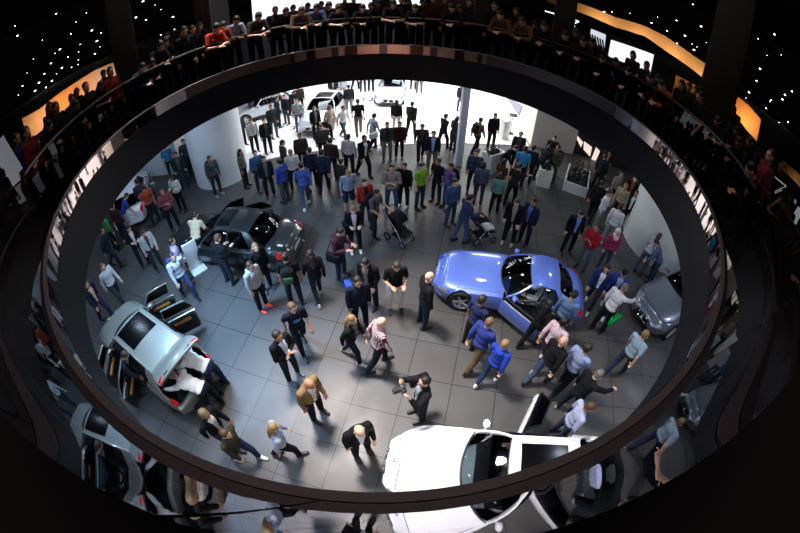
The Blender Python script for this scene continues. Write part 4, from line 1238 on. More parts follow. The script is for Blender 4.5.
P(343, 139, 3, 1, 'walk', 1.0, 'tee', '#dfe2e4', None, 'jeans', '#5a6f92', '#e6e6e6', 'short', BR, 'striding in white t-shirt and pale jeans beside the front white car')
P(334, 102, 0, 3, 'stand', 1.0, 'jacket', '#1c1d24', '#7b8496', 'trousers', BK, BK, 'short', DK, 'in dark suit beyond the roof of the front white car')
P(343, 101, 1, 3, 'stand', .97, 'shirt', '#9fa6ad', None, 'trousers', '#7d8590', BK, 'bob', GY, 'in grey shirt beside the dark suit beyond the white car', slim=.95)
P(349.5, 114.5, 0, -3, 'stand', .98, 'jacket', '#1b1c20', None, 'trousers', '#6b6a66', BK, 'short', DK, 'in black top and grey trousers, alone behind the black t-shirt walker')
P(359, 135, -1, -3, 'walk', 1.05, 'tee', '#17181c', None, 'trousers', '#6a6152', BK, 'short', DK, 'seen from behind in black t-shirt and khaki trousers on the white floor')
P(355, 90, 2, -1, 'walk', .98, 'jacket', '#24262c', None, 'trousers', BK, BK, 'short', DK, 'farthest back in dark clothes, cut by the ring, left of numeral 12')
P(363, 92, 0, 3, 'stand', .98, 'jacket', '#2a3146', None, 'jeans', '#2e3d63', BK, 'short', DK, 'in navy with jeans by the left flank of the farthest white car')
P(371, 91, 0, 3, 'stand', .98, 'jacket', '#2c313c', None, 'trousers', BK, BK, 'short', BR, 'in slate grey touching the left flank of the farthest white car')
P(419, 93, 0, 3, 'stand', 1.0, 'jacket', '#4d4f54', None, 'trousers', '#5b5c60', BK, 'short', DK, 'in grey, half hidden by the ring, right of the farthest white car')
P(413, 89, 1, 2, 'stand', 1.0, 'jacket', '#2a3350', None, 'jeans', '#33456f', BK, 'short', BR, 'in blue jeans just right of the farthest white car')
P(372, 150, 3, -1, 'stride', 1.0, 'shirt', '#a9b4c6', None, 'trousers', '#1c2130', BK, 'short', DK, 'walking right in pale blue shirt with a light shoulder bag', key='bagman')
P(396, 133, 1, -3, 'stand', .97, 'jacket', '#16171b', None, 'trousers', '#b9aa9a', BK, 'bob', DK, 'in black top and cream trousers on the white floor', slim=.95)
P(410, 136, 2, -2, 'walk', 1.0, 'jacket', '#2a211c', None, 'trousers', BK, BK, 'short', DK, 'in dark brown jacket alone on the white floor right of the cream trousers')
P(387, 160, 1, 4, 'stand', 1.0, 'jacket', '#3b3e3c', '#1a1b1d', 'trousers', '#6e6a62', BK, 'short', DK, 'in dark grey jacket with white carrier bag at the white floor edge', key='carrier')
P(399, 158, 1, 4, 'stand', .97, 'jacket', '#43161b', '#201114', 'trousers', BK, BK, 'bob', DK, 'in dark red jacket at the edge of the white floor', slim=.95)
P(420, 160, 1, 4, 'walk', 1.0, 'jacket', '#2b2620', '#4a3a28', 'trousers', BK, BK, 'short', DK, 'in dark jacket with brown bag left of the blue-shirted suit', key='brownbag')
P(431, 171, 0, 4, 'stand', 1.02, 'jacket', '#181c2c', '#8fa3d6', 'trousers', '#6b5f4e', BK, 'short', DK, 'in dark suit with open blue shirt and khaki trousers')
P(451, 151, 4, -1, 'phone', .97, 'coat', '#3b3834', None, 'trousers', '#37352f', BK, 'long', DK, 'with dark hair walking right in a grey coat, left of the pale column', slim=.94)
P(442, 149, 4, -1, 'walk', .98, 'jacket', BK, None, 'trousers', BK, BK, 'short', DK, 'in black half hidden behind the grey coat left of the pale column')
P(474, 153, 4, -1, 'stride', 1.0, 'jacket', '#6a5948', None, 'trousers', '#1b1a1b', BK, 'short', DK, 'in tan jacket with dark backpack right of the pale column', key='tanpack')
P(459, 111, 2, 1, 'stand', .98, 'jacket', '#20242e', None, 'jeans', '#32456d', BK, 'short', DK, 'far back in dark jacket and jeans left of the top of the pale column')
P(490, 148, 2, 2, 'stand', 1.02, 'jacket', '#16171a', None, 'trousers', '#1d1d1f', BK, 'short', DK, 'in black standing near the podium on the stage')
# crowd between stage and cars
P(287, 180, 3, -1, 'stand', 1.0, 'jacket', '#3d322b', None, 'trousers', BK, BK, 'short', BR, 'in brown jacket at the far side of the black saloon, nearest the stage')
P(296, 190, -1, -4, 'stand', .97, 'shirt', '#cfcdca', None, 'trousers', '#22252d', BK, 'short', BD, 'fair haired in white shirt with dark strap behind the black saloon', key='whitestrap')
P(287, 202, -3, -1, 'stand', 1.0, 'jacket', '#2c44a8', None, 'trousers', '#3b3d44', BK, 'short', DK, 'in royal blue jacket at the open far door of the black saloon')
P(271, 196, 1, 3, 'stand', .98, 'jacket', '#1b1e27', '#5b616c', 'trousers', BK, BK, 'short', DK, 'in black jacket left of the royal blue jacket behind the black saloon')
P(262, 190, 2, 2, 'stand', 1.0, 'shirt', '#2f5d96', None, 'trousers', '#23262d', BK, 'short', DK, 'in mid blue shirt behind the roof of the black saloon')
P(247, 187, 3, 0, 'stand', .97, 'shirt', '#5b5f5e', None, 'trousers', '#1b1c20', BK, 'long', DK, 'with long dark hair in grey top before the white round-ended wall', slim=.94)
P(307, 207, -1, -4, 'walk', 1.0, 'shirt', '#3d56a8', None, 'jeans', '#42599c', '#e8e8ea', 'short', DK, 'seen from behind in denim blue shirt, jeans and white shoes')
P(304, 171, 1, 3, 'stand', .98, 'jacket', '#3a302a', None, 'trousers', BK, BK, 'short', BR, 'in brown coat behind the two navy suits')
P(314, 190, 0, -4, 'walk', 1.0, 'jacket', '#1a2036', None, 'trousers', '#181b26', BK, 'short', BR, 'seen from behind, left one of the two navy suits')
P(325, 194, 1, -4, 'walk', 1.03, 'jacket', '#1c2440', None, 'trousers', '#171a26', '#6b3f2a', 'short', DK, 'seen from behind, right one of the two navy suits, with brown shoes')
P(333, 179, 2, -3, 'stand', 1.0, 'jacket', '#3a2a24', None, 'trousers', '#1b1b1f', BK, 'short', DK, 'in dark brown leather jacket right of the navy suits')
P(324, 161, 1, 3, 'stand', .97, 'jacket', '#4a443e', None, 'trousers', BK, BK, 'bob', DK, 'in taupe jacket at the white floor edge behind the navy suits', slim=.95)
P(352, 175, 2, -4, 'stand', 1.0, 'shirt', '#b9bcc6', None, 'trousers', '#1f2128', BK, 'short', DK, 'in pale grey shirt left of the striding black suit')
P(361, 175, 3, 2, 'stride', 1.03, 'jacket', '#141519', '#c9cace', 'trousers', '#17181c', BK, 'short', DK, 'striding in black suit beside the pale grey shirt')
P(343, 198, 3, -2, 'stand', .9, 'jacket', '#2c2726', None, 'trousers', '#1a1b1f', BK, 'short', DK, 'small, in dark jacket left of the blue plaid shirt')
P(350, 212, 2, 3, 'look', 1.0, 'shirt', PLAID, None, 'shorts', '#1d2540', BK, 'short', BD, 'in blue and white plaid shirt and navy shorts')
P(366, 222, 2, 3, 'stand', .95, 'jacket', '#b02a22', '#2b1716', 'trousers', '#22242b', BK, 'short', BR, 'in bright red jacket behind the pram pusher')
P(373, 234, 4, 2, 'push', 1.0, 'tee', '#57575c', None, 'trousers', '#24262c', BK, 'bob', DK, 'in grey t-shirt with black backpack pushing a pram', key='pram', slim=.96)
P(392, 211, 0, 4, 'cross', 1.03, 'hoodie', '#8b8079', None, 'jeans', '#3f5f9e', BK, 'short', DK, 'with arms folded in beige grey sweater and blue jeans', key='beige')
P(403, 206, -2, 3, 'stand', .98, 'jacket', '#15161a', None, 'trousers', '#1a1b20', '#e8e8ea', 'short', DK, 'in black with white shoes behind the beige grey sweater')
P(419, 207, 3, 2, 'stand', 1.0, 'tee', '#6fb524', '#6fb524', 'jeans', '#2c4270', BK, 'short', DK, 'in lime green t-shirt')
P(437, 202, -3, 2, 'stand', .99, 'tee', '#16171b', None, 'jeans', '#24304d', '#7a2420', 'short', DK, 'in black t-shirt with red shoes facing the lime green t-shirt')
P(445, 207, -3, 1, 'stand', 1.02, 'shirt', '#6a5aa6', None, 'jeans', '#3a5794', BK, 'short', DK, 'in violet shirt with a dark backpack', key='violet')
P(471, 192, -1, 4, 'stand', 1.02, 'jacket', '#36405f', '#2b3146', 'jeans', '#2c3858', BK, 'short', DK, 'in denim jacket at the foot of the pale column')
P(477, 204, -1, -4, 'stand', .97, 'shirt', '#4a5070', None, 'jeans', '#3b4668', BK, 'bob', DK, 'in slate blue top just in front of the denim jacket', slim=.96)
P(497, 200, 3, -1, 'stand', .97, 'tee', '#4a2320', '#a89a94', 'trousers', BK, BK, 'bob', DK, 'in dark red patterned top near the narrow white box unit', slim=.96)
P(493, 213, 0, -4, 'look', .9, 'shirt', '#5d8f8b', None, 'trousers', '#15161a', BK, 'bob', DK, 'small, with teal top and black trousers, seen from behind', slim=.96)
P(507, 205, 3, -2, 'reach', .98, 'tee', '#23211f', None, 'trousers', '#1b1b1d', BK, 'short', DK, 'in black t-shirt reaching out beside the teal top')
P(500, 176, 2, 1, 'bend', .98, 'jacket', '#131417', None, 'trousers', '#131417', BK, 'short', DK, 'in black stooping over the narrow white box unit')
P(517, 187, 1, -4, 'stand', 1.03, 'tee', '#2b8fd0', '#2b8fd0', 'trousers', '#1a1b1f', BK, 'short', BR, 'seen from behind in bright sky blue t-shirt')
P(514, 168, 0, 4, 'stand', 1.0, 'jacket', '#2b2825', '#4a443d', 'trousers', BK, BK, 'short', GY, 'in dark coat facing the viewer behind the sky blue t-shirt')
P(525, 184, 1, -3, 'stand', 1.0, 'jacket', '#1b2540', None, 'trousers', '#14161d', BK, 'short', DK, 'in navy jacket right of the sky blue t-shirt')
P(547, 170, -2, 3, 'stand', .97, 'jacket', '#221d1c', None, 'trousers', BK, BK, 'short', DK, 'in dark jacket right before the beige wall')
P(550, 182, -3, 1, 'stand', 1.0, 'jacket', '#4a4741', None, 'trousers', '#3d3b37', BK, 'short', DK, 'in olive grey jacket with backpack before the beige wall', key='olive')
P(536, 181, 2, -1, 'bend', .97, 'jacket', '#26262a', '#6d7a4b', 'trousers', '#1a1b1f', BK, 'bob', DK, 'in black bending over the short white planter box', slim=.96)
P(594, 190, 2, -2, 'stand', 1.02, 'jacket', '#23252a', None, 'trousers', '#1d1f24', BK, 'short', BR, 'in charcoal jacket right of the long low planter box')
P(508, 243, -2, 4, 'look', 1.03, 'jacket', '#121317', '#8e8d90', 'trousers', '#15161b', '#a8a39c', 'short', BR, 'in black jacket carrying a child in white', key='father')
P(522, 243, -3, 2, 'stand', 1.0, 'jacket', '#1b2748', '#5672b8', 'trousers', '#141b33', BK, 'short', DK, 'in navy jacket with blue shirt beside the black-jacketed parent')
P(565, 252, 1, 4, 'look', 1.02, 'jacket', '#15171c', '#6b8fd6', 'trousers', '#17181d', BK, 'short', DK, 'in black jacket over a blue shirt behind the tail of the blue coupe')
P(458, 242, 4, -1, 'push', 1.0, 'jacket', '#2d3c6a', '#8a2530', 'jeans', '#46609e', BK, 'short', DK, 'in blue jacket over red pushing a pram behind the blue coupe', key='pram2')
P(449, 224, 2, 2, 'stand', 1.0, 'shirt', '#3c5488', None, 'jeans', '#38518a', BK, 'short', DK, 'in blue shirt behind the bonnet of the blue coupe')
# right
P(580, 268, -3, 2, 'cross', 1.0, 'hoodie', '#b0182a', None, 'jeans', '#5b77a8', BK, 'short', BR, 'in crimson sweater with folded arms')
P(600, 269, 1, 4, 'stand', .97, 'shirt', '#b32f63', '#e9e2e2', 'jeans', '#465a86', BK, 'hijab', '#dcd8d8', 'in white headscarf and magenta top', slim=.96)
P(594, 229, 3, 2, 'stand', 1.0, 'shirt', '#dfe1e2', None, 'jeans', '#8ba3ad', BK, 'short', BR, 'in white shirt and pale jeans, leaning toward the group at the dark wall')
P(604, 245, 2, -3, 'stand', 1.0, 'shirt', '#e3e4e6', None, 'jeans', '#a7bccb', '#e6e6e6', 'short', BR, 'in white shirt and lightest jeans nearest the pale round wall')
P(588, 220, 3, -3, 'stride', 1.0, 'jacket', '#121316', None, 'trousers', '#15161a', BK, 'short', DK, 'striding in black left of the white shirts at the right')
P(608, 206, 2, 2, 'stand', .98, 'jacket', '#8f8676', None, 'trousers', '#2b2a28', BK, 'bob', BR, 'in sand coloured jacket by the dark wall', slim=.95)
P(614, 222, -2, 2, 'stand', 1.0, 'jacket', '#a3997f', None, 'trousers', '#252423', BK, 'short', BD, 'in beige jacket amid the group by the dark wall')
P(622, 213, -2, 3, 'stand', 1.02, 'jacket', '#1b1512', '#8c4a2a', 'trousers', '#191818', BK, 'long', '#8a5a34', 'with auburn hair in dark jacket at the right edge of the dark wall group', slim=.95)
P(621, 227, -3, 1, 'stand', 1.0, 'jacket', '#17181c', '#c8c9cc', 'trousers', '#17181c', BK, 'short', BR, 'in black jacket over white, nearest the pale round wall edge')
P(600, 178, 2, 3, 'stand', .98, 'jacket', '#3b3027', '#b59b7c', 'trousers', BK, BK, 'short', DK, 'in brown jacket before the lit strips of the dark wall')
P(590, 306, -2, 4, 'stride', 1.0, 'jacket', '#1f2f74', '#d5d8de', 'jeans', '#26376a', '#d9dade', 'short', DK, 'in royal navy jacket, the left one of two walking together at the right')
P(600, 309, -2, 4, 'stride', 1.02, 'jacket', '#2a45a0', '#a7b4d8', 'jeans', '#34508c', '#c9ccd4', 'cap', '#1c1d22', 'in dark cap and bright blue jacket, the right one of two walking together')
P(637, 273, 2, -2, 'bend', .96, 'shirt', '#a7b3c4', None, 'jeans', '#4a5d85', BK, 'bob', BR, 'in pale blue top bending at the foot of the pale round wall', slim=.96)
P(649, 281, -2, -1, 'bend', .97, 'jacket', '#4d6090', '#b4c0dc', 'jeans', '#33456f', BK, 'short', DK, 'in blue jacket stooping beside the graphite car')
P(595, 331, 3, -2, 'reach', 1.03, 'shirt', '#d9dcde', None, 'trousers', '#14161b', '#1a1512', 'short', GY, 'in white shirt reaching to the nose of the graphite car with a green bag', key='greenbag')
P(612, 374, 3, -2, 'walk', 1.02, 'tee', '#9ab9cc', '#9ab9cc', 'jeans', '#2b4478', '#20242c', 'short', BD, 'in pale blue t-shirt and jeans walking toward the graphite car')
P(537, 366, 3, -2, 'stride', 1.02, 'shirt', '#d7b9c4', None, 'jeans', '#2a3f74', '#e4e4e8', 'short', DK, 'in pink shirt, jeans and white shoes')
P(535, 382, 3, -2, 'walk', 1.03, 'jacket', '#15171c', None, 'jeans', '#3f619e', BK, 'fringe', BD, 'balding, in black jacket and jeans beside the pink shirt')
P(556, 389, 3, -2, 'stride', 1.03, 'shirt', '#8fa3d2', None, 'trousers', '#14161c', BK, 'short', BR, 'in light blue shirt and black trousers, right of the balding man')
P(562, 411, 3, -1, 'reach', 1.0, 'jacket', '#15181d', None, 'trousers', '#18222c', '#8a8f94', 'short', GY, 'grey haired, in black jacket holding the open door of the white saloon')
P(553, 437, 3, 0, 'look', 1.0, 'shirt', '#a9b5dc', '#e8eaf0', 'jeans', '#3a4f8c', BK, 'short', '#6a4a2c', 'in white and blue shirt inside the open rear door of the white saloon')
P(527, 346, 3, -2, 'walk', .97, 'jacket', '#111216', '#b8a49a', 'trousers', '#141519', BK, 'long', DK, 'with long black hair in black beside the rear wheel of the blue coupe', slim=.94)
P(551, 338, 2, -3, 'stand', 1.0, 'shirt', '#5f80b8', None, 'jeans', '#243457', BK, 'cap', '#23252c', 'in dark cap and denim shirt by the tail of the blue coupe')
# centre
P(422, 325, 4, -1, 'stand', 1.05, 'jacket', '#16161d', '#b9c0d2', 'jeans', '#20315a', BK, 'bald', None, 'bald, in black jacket at the nose of the blue coupe')
P(468, 345, 3, -2, 'stand', 1.02, 'tee', '#24315e', None, 'trousers', '#2b2620', BK, 'short', '#3c2a20', 'in navy t-shirt beside the open door of the blue coupe')
P(471, 366, 3, -2, 'stride', 1.0, 'jacket', '#2d3f94', '#cdd3e6', 'trousers', '#5a4a35', '#1d1a18', 'short', '#9a7a52', 'in blue jacket and khaki trousers, between the navy t-shirt and the child in blue')
P(486, 383, 3, -3, 'walk', .93, 'hoodie', '#2443c0', '#c9d0e6', 'jeans', '#23408a', '#e0e0e2', 'short', '#c09a62', 'fair haired, in vivid blue sweater and white shoes')
P(376, 367, 3, -1, 'stride', 1.03, 'shirt', STRIPE, None, 'jeans', '#1a2134', '#22242a', 'bald', None, 'bald, in red and white striped shirt')
P(361, 326, 2, 4, 'stand', 1.02, 'jacket', '#161c33', None, 'trousers', '#15161b', BK, 'short', DK, 'in dark navy jacket with a blue bag', key='bluebag')
P(371, 305, -2, 3, 'look', 1.02, 'jacket', '#15161a', '#8b6f60', 'trousers', '#17181d', BK, 'short', DK, 'dark bearded, in black looking at a phone left of the white trousers')
P(395, 309, 1, 4, 'phone', 1.02, 'tee', '#131418', None, 'trousers', '#d6cdc4', '#2b2622', 'short', '#4a3324', 'in black t-shirt and white trousers')
P(352, 358, 3, 1, 'walk', .97, 'jacket', '#14171a', '#5d6064', 'jeans', '#1d2a4c', '#e3dcd8', 'long', '#b58a4c', 'with long blonde curls in black jacket', slim=.95)
P(294, 377, 3, 2, 'cross', 1.03, 'jacket', '#15171b', '#bfc8dc', 'jeans', '#22304f', '#6d747c', 'short', '#33231a', 'in black jacket over white shirt with folded arms')
P(303, 347, 2, 3, 'walk', 1.03, 'tee', '#161c2c', '#5d84c2', 'jeans', '#1a2338', '#222733', 'short', '#7a5636', 'in dark t-shirt with a pale blue print')
P(264, 308, 4, 2, 'stand', .98, 'hoodie', '#a9adb4', None, 'trousers', '#191b20', '#f0402c', 'bob', '#4a2e20', 'in white sweater with orange red shoes', slim=.97)
P(268, 289, 3, 3, 'stand', .97, 'jacket', '#16181b', None, 'trousers', '#1a1c22', '#3b4a4c', 'long', '#c0965a', 'with long fair hair in black beside the rear wheel of the black saloon', slim=.94)
P(297, 304, 0, -4, 'stand', 1.02, 'tee', '#15171c', None, 'jeans', '#1f2940', BK, 'short', '#3a261c', 'seen from behind in black t-shirt with a black and green backpack', key='greenpack')
P(320, 300, -2, -4, 'walk', .97, 'jacket', '#16161a', None, 'jeans', '#25345a', '#b9bcc4', 'long', '#3a2419', 'with long brown hair in black, holding the backpack wearer\'s arm', slim=.95)
P(342, 277, 3, 1, 'phone', 1.03, 'hoodie', '#4a2338', None, 'jeans', '#24365c', BK, 'short', '#2c1f18', 'in burgundy sweater holding a phone', key='burgundy')
P(356, 251, 1, 4, 'phone', .97, 'jacket', '#141519', '#c4bcc0', 'trousers', '#121317', '#f2f2f2', 'tail', '#a87c4c', 'in black cardigan with bright white shoes', slim=.94, key='whiteshoes')
P(318, 415, 3, 2, 'look', 1.03, 'jacket', '#8a6f45', '#e4ded8', 'trousers', '#17181c', BK, 'bald', None, 'bald, in tan coat seen from above', skin='#b47a5c')
P(419, 416, -3, 1, 'photo', .98, 'jacket', '#17181c', '#8f949c', 'trousers', '#202126', BK, 'short', DK, 'in black with a camera at the front corner of the white saloon', key='camera')
P(362, 452, 2, 3, 'look', 1.03, 'jacket', '#12141a', '#cfd4da', 'trousers', '#15171c', BK, 'bald', None, 'bald, in black jacket seen from straight above', skin='#d8b296')
P(288, 455, 3, -1, 'walk', .96, 'jacket', '#a9b4cc', '#7f9fd6', 'trousers', '#121318', BK, 'long', '#c4a064', 'with blonde hair in pale blue jacket seen from above', slim=.96)
P(229, 442, 3, 1, 'walk', 1.02, 'jacket', '#14161b', '#d5cfc8', 'jeans', '#2b3c7a', BK, 'short', '#a98a5c', 'fair haired, in black at the lower left behind the silver off-roader')
P(247, 458, 3, 1, 'stride', 1.0, 'jacket', '#3c3626', None, 'jeans', '#28367c', '#d8dade', 'short', '#6a4a2a', 'in olive jacket with white shoes at the lower left edge of the ring')
# left
P(204, 262, 2, -4, 'bend', 1.0, 'shirt', '#cfbc96', None, 'trousers', '#17191e', BK, 'short', BR, 'in cream shirt leaning at the front door of the black saloon')
P(231, 283, 3, -3, 'phone', 1.0, 'jacket', '#14161b', None, 'jeans', '#26345c', BK, 'short', '#6a4a30', 'in black jacket and jeans at the near side of the black saloon')
P(219, 195, 3, 2, 'stand', 1.02, 'jacket', '#4c5357', None, 'jeans', '#27303f', '#8e9296', 'short', BR, 'in grey jacket with backpack before the white round-ended wall', key='greypack')
P(174, 178, 2, 2, 'stand', 1.0, 'tee', '#2f7fae', '#2f7fae', 'jeans', '#2a3448', BK, 'short', DK, 'in turquoise t-shirt by the far left white wall')
P(186, 187, 0, 3, 'stand', 1.0, 'jacket', '#2a3036', '#4a5157', 'jeans', '#2c4468', BK, 'short', DK, 'in dark grey jacket right of the turquoise t-shirt')
P(191, 172, 2, 2, 'walk', 1.02, 'jacket', '#38424f', None, 'trousers', '#20242c', BK, 'short', DK, 'in slate jacket in the gap between the white walls')
P(184, 211, -2, 3, 'phone', .97, 'shirt', '#cfd2d4', None, 'trousers', '#14151a', BK, 'long', DK, 'dark haired in white top with brown bag by the left cars', slim=.94, key='brownbag2')
P(159, 222, -2, -3, 'stand', 1.02, 'tee', '#b3432c', '#b3432c', 'jeans', '#22304c', BK, 'short', BR, 'in orange red t-shirt behind the white hatchback')
P(150, 216, -2, -2, 'stand', 1.0, 'jacket', '#242c42', None, 'jeans', '#24345c', BK, 'short', DK, 'in dark blue jacket at the tail of the white hatchback')
P(165, 217, -3, -1, 'reach', 1.0, 'tee', '#3b3f45', None, 'jeans', '#24304a', BK, 'short', BR, 'in charcoal t-shirt between the orange red t-shirt and the mauve sweater')
P(176, 228, 1, 4, 'cross', 1.0, 'hoodie', '#84414e', None, 'trousers', '#15171c', BK, 'short', '#6a3a2a', 'in mauve red sweater with folded arms')
P(130, 234, 3, -2, 'bend', .98, 'tee', '#2b44a0', '#2b44a0', 'shorts', '#9fa6ae', BK, 'short', BR, 'in blue t-shirt and grey shorts beside the lamp of the white hatchback')
P(128, 240, 2, -3, 'stand', 1.0, 'jacket', '#3b1a25', None, 'trousers', '#1a1c22', '#b9bcc2', 'short', DK, 'in maroon jacket next to the green top at the left edge')
P(118, 250, 2, -2, 'stand', 1.0, 'shirt', '#2f8a4c', None, 'trousers', '#14161c', BK, 'short', DK, 'in green top at the left edge of the opening')
P(117, 267, 3, -1, 'walk', 1.0, 'jacket', '#1a2338', None, 'jeans', '#223052', BK, 'short', DK, 'in midnight blue at the left edge below the green top')
P(146, 264, 2, 3, 'phone', 1.0, 'jacket', '#16171b', '#cfd0d2', 'trousers', '#14161a', BK, 'long', DK, 'dark haired in black over white, left of the grey cardigan', slim=.95)
P(160, 268, 2, 2, 'look', .97, 'jacket', '#b4b4ae', '#3a4252', 'jeans', '#27334a', BK, 'bob', BR, 'in pale grey cardigan left of the lavender shirt', slim=.96)
P(190, 296, 3, 3, 'stride', 1.03, 'shirt', '#b9c4d4', None, 'jeans', '#2f4f9a', BK, 'short', BR, 'in pale shirt with a blue patterned backpack', key='bluepack')
P(189, 283, 2, -1, 'stand', 1.0, 'shirt', '#a99fd2', None, 'trousers', '#6d6150', '#2b2622', 'short', BR, 'in lavender shirt at the information stand')
P(123, 303, 3, 1, 'walk', 1.02, 'shirt', '#c4d0da', None, 'trousers', '#2b3440', '#7a6a5a', 'short', '#7a5236', 'in pale blue shirt at the left, above the silver off-roader')
P(108, 319, 3, 1, 'stride', 1.0, 'jacket', '#1a2340', '#c9a58c', 'jeans', '#24387a', BK, 'short', '#7a5236', 'in dark blue at the left edge beside the bonnet of the silver off-roader')
P(224, 388, -4, -1, 'lean', 1.02, 'shirt', '#f2f2f0', None, 'jeans', '#26346c', BK, 'short', '#5a3a28', 'white shirt and blue trousers, leaning into the silver off-roader boot')
P(220, 408, -4, -1, 'lean', 1.0, 'shirt', '#f4f4f2', None, 'trousers', '#15161c', BK, 'short', '#8a8580', 'grey haired, white shirt and black trousers, leaning into the silver off-roader boot')
P(140, 392, 3, -1, 'bend', .98, 'jacket', '#1d2733', '#8fa0b0', 'trousers', '#1a1f28', BK, 'short', '#4a3426', 'in dark slate at the near open doors of the silver off-roader')
# seated in the cars
def seated(carname_xy, head, off, **kw):
    a = radians(head); x, y = carname_xy
    c = V((x + off[0] * cos(a) - off[1] * sin(a), y + off[0] * sin(a) + off[1] * cos(a), kw.pop('z')))
    return person(kw.pop('label'), c, a - pi / 2, 'sit', **kw)
seated((3.46, 2.78), 167, (-.8, .37), z=.26, label='person in white shirt seated at the wheel of the blue coupe', h=.95, top='shirt', tc='#dcdfe8', leg='trousers', lc='#c9ccd6', hair='short', hc=DK)
seated((2.62, -2.66), 171, (-.32, -.37), z=.36, label='person in blue shirt seated in the front of the white saloon', h=.97, top='shirt', tc='#3f63a8', leg='trousers', lc='#20263a', hair='short', hc='#b5874e')
f, _ = PEOPLE['father']
a = at(511, 240)
c = person('person toddler in white held in front of the black jacket', (a.x - .02, a.y - .12, .55), f.rotation_euler.z, 'stand', .52, 'hoodie', '#e4e2de', None, 'trousers', '#cfcfcf', '#dadada', 'short', '#d8c8a8', key='child', slim=1.15)
# nobody stands inside a neighbour
def relax(keys, dmin, it=25, lim=.22):
    ps = [PEOPLE[k][0] for k in keys]; o0 = [p.location.copy() for p in ps]
    for _ in range(it):
        for i in range(len(ps)):
            for j in range(i):
                d = ps[i].location - ps[j].location; d.z = 0; L = d.length
                if 1e-4 < L < dmin:
                    m = d / L * (dmin - L) * .25; ps[i].location += m; ps[j].location -= m
        for p, o in zip(ps, o0):
            d = p.location - o
            if d.length > lim: p.location = o + d * (lim / d.length)
relax([k for k, (p, q) in PEOPLE.items() if p.location.z < .1 and q != 'lean'], .56)
# things carried
bag('backpack', 'black backpack on the woman pushing the pram', 'pram', '#121317')
bag('backpack', 'dark backpack of the person in the violet shirt', 'violet', '#17141f')
bag('backpack', 'black backpack with green pocket on the black t-shirt wearer', 'greenpack', '#15181a', '#33523a')
bag('backpack', 'dark backpack of the tan jacket wearer on the stage', 'tanpack', '#1a1a1d')
bag('backpack', 'grey backpack of the person before the white round-ended wall', 'greypack', '#23282c')
bag('backpack', 'blue patterned backpack left of the information stand', 'bluepack', '#2f4796', '#8fa4dc')
bag('backpack', 'small dark backpack on the olive grey jacket', 'olive', '#23211e')
bag('backpack', 'black backpack of the person with folded arms in the beige grey sweater', 'beige', '#141519')
bag('bag', 'bright blue bag on the dark navy jacket', 'bluebag', '#2743b0', where=(.1, -.22, 1.15))
bag('bag', 'black shoulder bag of the burgundy sweater wearer', 'burgundy', '#141519')
bag('bag', 'black handbag of the person with bright white shoes', 'whiteshoes', '#111216', where=(.26, -.02, .95))
bag('bag', 'light blue shoulder bag of the person walking right', 'bagman', '#b4c4cf', where=(.26, -.1, .85))
bag('bag', 'white carrier bag at the edge of the white floor', 'carrier', '#e6e6e4', where=(.28, .05, .5))
bag('bag', 'brown shoulder bag left of the blue-shirted suit', 'brownbag', '#5a3f24', where=(-.25, .08, .95))
bag('bag', 'vivid green bag beside the white shirt at the graphite car', 'greenbag', '#18a04a', where=(.24, .1, .72))
bag('bag', 'brown handbag of the white top wearer by the left cars', 'brownbag2', '#6a4c2c', where=(.25, .02, .9))
bag('bag', 'black camera bag at the front corner of the white saloon', 'camera', '#0f1013', where=(.3, -.06, 1.05))
bag('bag', 'black bag of the beige coat wearer on the stage', 'beigecoat', '#141416', where=(.24, .0, .75))
def camera_prop(who, label):
    p, pose = PEOPLE[who]; J = skeleton(pose)
    mid = (J['wrr'] + J['wrl']) / 2 + V((0, .06, .09))
    t = thing('camera', label, 'camera'); PM = Matrix.Translation(p.location) @ Matrix.Rotation(p.rotation_euler.z, 4, 'Z') @ Matrix.Diagonal((*p.scale, 1))
    t.matrix_world = PM @ Matrix.Translation(mid)
    mb = MB(); mb.rbox((0, 0, 0), (.15, .08, .11), .02); mb.rbox((0, 0, .065), (.06, .06, .05), .015); mb.build('camera_body', BLACKP, t)
    mb = MB(); mb.lathe([(.042, 0), (.045, .06), (.05, .14), (.035, .145)], (0, .03, 0), Matrix.Rotation(-pi / 2, 3, 'X'), 20); mb.build('lens', BLACKP, t)
camera_prop('camera', 'black camera raised at the front corner of the white saloon')

# ================================================================== spectators along the upper rail
UPL = []
def U(px, py, dist, pose, top, tc, leg, lc, hair, hc, label, group=None, h=1.0, sc=None):
    d = ray(px, py); e = -d.z / hypot(d.x, d.y)
    hz = 1.44 if pose == 'rail' else 1.63
    dist = max(4.0, min(11.5, (CAM.z - UZ - hz * h * 1.04) / max(e, .01)))
    d2 = V((d.x, d.y)).normalized(); R0 = 4.66 if pose == 'rail' else 4.95
    b_ = CAM.x * d2.x + CAM.y * d2.y; tc_ = -b_ + sqrt(b_ * b_ + R0 * R0 - CAM.x ** 2 - CAM.y ** 2)
    dist = max(dist, tc_)
    while True:
        p = at_dist(px, py, dist)
        if all(hypot(p.x - q[0], p.y - q[1]) > .4 for q in UPL): break
        dist += .12
    if px < 150 or px > 600: h *= .85
    UPL.append((p.x, p.y)); a = atan2(-p.y, -p.x) - pi / 2
    k = 1.0
    return person('person ' + label, (p.x * k, p.y * k, UZ), a, pose, h * .97, top, tc, sc, leg, lc, BK, hair, hc, group=group, slim=.85)
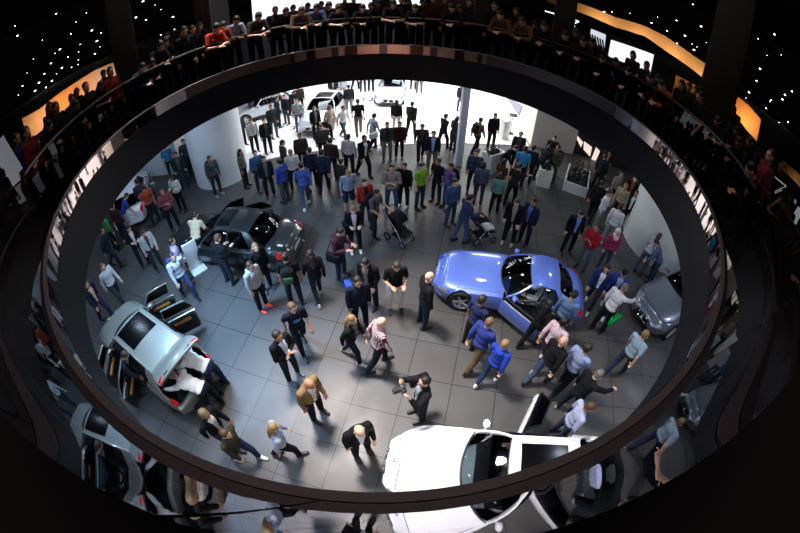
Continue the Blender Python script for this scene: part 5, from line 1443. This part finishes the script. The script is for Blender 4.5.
UD = [(231, 22, 'rail', 'tee', '#8fa3bf', 'short', DK, 'in light blue t-shirt leaning on the upper far rail'),
      (209, 33, 'rail', 'tee', '#b02f22', 'short', DK, 'in bright red at the upper rail, left of the light blue t-shirt'),
      (217, 34, 'rail', 'jacket', '#7a2c22', 'short', DK, 'in rust red between bright red and light blue at the upper rail'),
      (253, 22, 'rail', 'tee', '#2c2a26', 'short', BR, 'in dark t-shirt with bare arms on the rail, right of the light blue t-shirt'),
      (298, 12, 'rail', 'jacket', '#5a4034', 'short', BR, 'in brown at the upper rail left of the blue checked shirt'),
      (314, 11, 'rail', 'shirt', '#4a5f8c', 'short', DK, 'in blue checked shirt at the upper far rail'),
      (433, 12, 'stand', 'jacket', '#4a1518', 'short', DK, 'in dark red at the upper rail, right end of the bright wall'),
      (445, 14, 'stand', 'jacket', '#2b2320', 'bob', '#8a6a48', 'fair haired beside the dark red jacket at the upper rail'),
      (131, 66, 'rail', 'jacket', '#20345f', 'short', DK, 'in dark blue by the column at the upper left rail'),
      (111, 80, 'stand', 'jacket', '#8a2420', 'short', DK, 'in red left of the dark column on the upper level'),
      (85, 88, 'stand', 'jacket', '#121214', 'short', DK, 'tallest dark figure before the orange wall at the upper left'),
      (57, 116, 'stand', 'jacket', '#121214', 'short', DK, 'broad dark figure before the orange wall, nearer the left edge'),
      (28, 142, 'stand', 'jacket', '#7c1f20', 'short', DK, 'in red at the left end of the upper rail'),
      (18, 146, 'stand', 'jacket', '#1f2f6a', 'short', DK, 'in blue at the far left end of the upper rail'),
      (505, 26, 'rail', 'jacket', '#5b4028', 'short', BR, 'in tan brown under the slim blue white light box'),
      (528, 31, 'rail', 'jacket', '#6a4422', 'short', BR, 'in orange brown right of the tan brown person under the light box'),
      (675, 92, 'rail', 'jacket', '#b0452a', 'short', BR, 'in orange at the upper right rail before the tan panel'),
      (743, 106, 'rail', 'jacket', '#5a4a3a', 'short', '#b08a55', 'fair haired at the rail right of the broad dark column'),
      (768, 168, 'stand', 'jacket', '#8a2a3c', 'short', DK, 'in pinkish red at the far right end of the upper rail')]
rnd = random.Random(3)
for px, py, pose, top, tc, hair, hc, lb in UD:
    U(px, py, 8.95 + rnd.random() * .25 if 150 < px < 600 else 0.0 or (7.6 if px > 600 else 8.3), pose, top, tc, 'trousers', BK, hair, hc, lb, h=.9 + rnd.random() * .04)
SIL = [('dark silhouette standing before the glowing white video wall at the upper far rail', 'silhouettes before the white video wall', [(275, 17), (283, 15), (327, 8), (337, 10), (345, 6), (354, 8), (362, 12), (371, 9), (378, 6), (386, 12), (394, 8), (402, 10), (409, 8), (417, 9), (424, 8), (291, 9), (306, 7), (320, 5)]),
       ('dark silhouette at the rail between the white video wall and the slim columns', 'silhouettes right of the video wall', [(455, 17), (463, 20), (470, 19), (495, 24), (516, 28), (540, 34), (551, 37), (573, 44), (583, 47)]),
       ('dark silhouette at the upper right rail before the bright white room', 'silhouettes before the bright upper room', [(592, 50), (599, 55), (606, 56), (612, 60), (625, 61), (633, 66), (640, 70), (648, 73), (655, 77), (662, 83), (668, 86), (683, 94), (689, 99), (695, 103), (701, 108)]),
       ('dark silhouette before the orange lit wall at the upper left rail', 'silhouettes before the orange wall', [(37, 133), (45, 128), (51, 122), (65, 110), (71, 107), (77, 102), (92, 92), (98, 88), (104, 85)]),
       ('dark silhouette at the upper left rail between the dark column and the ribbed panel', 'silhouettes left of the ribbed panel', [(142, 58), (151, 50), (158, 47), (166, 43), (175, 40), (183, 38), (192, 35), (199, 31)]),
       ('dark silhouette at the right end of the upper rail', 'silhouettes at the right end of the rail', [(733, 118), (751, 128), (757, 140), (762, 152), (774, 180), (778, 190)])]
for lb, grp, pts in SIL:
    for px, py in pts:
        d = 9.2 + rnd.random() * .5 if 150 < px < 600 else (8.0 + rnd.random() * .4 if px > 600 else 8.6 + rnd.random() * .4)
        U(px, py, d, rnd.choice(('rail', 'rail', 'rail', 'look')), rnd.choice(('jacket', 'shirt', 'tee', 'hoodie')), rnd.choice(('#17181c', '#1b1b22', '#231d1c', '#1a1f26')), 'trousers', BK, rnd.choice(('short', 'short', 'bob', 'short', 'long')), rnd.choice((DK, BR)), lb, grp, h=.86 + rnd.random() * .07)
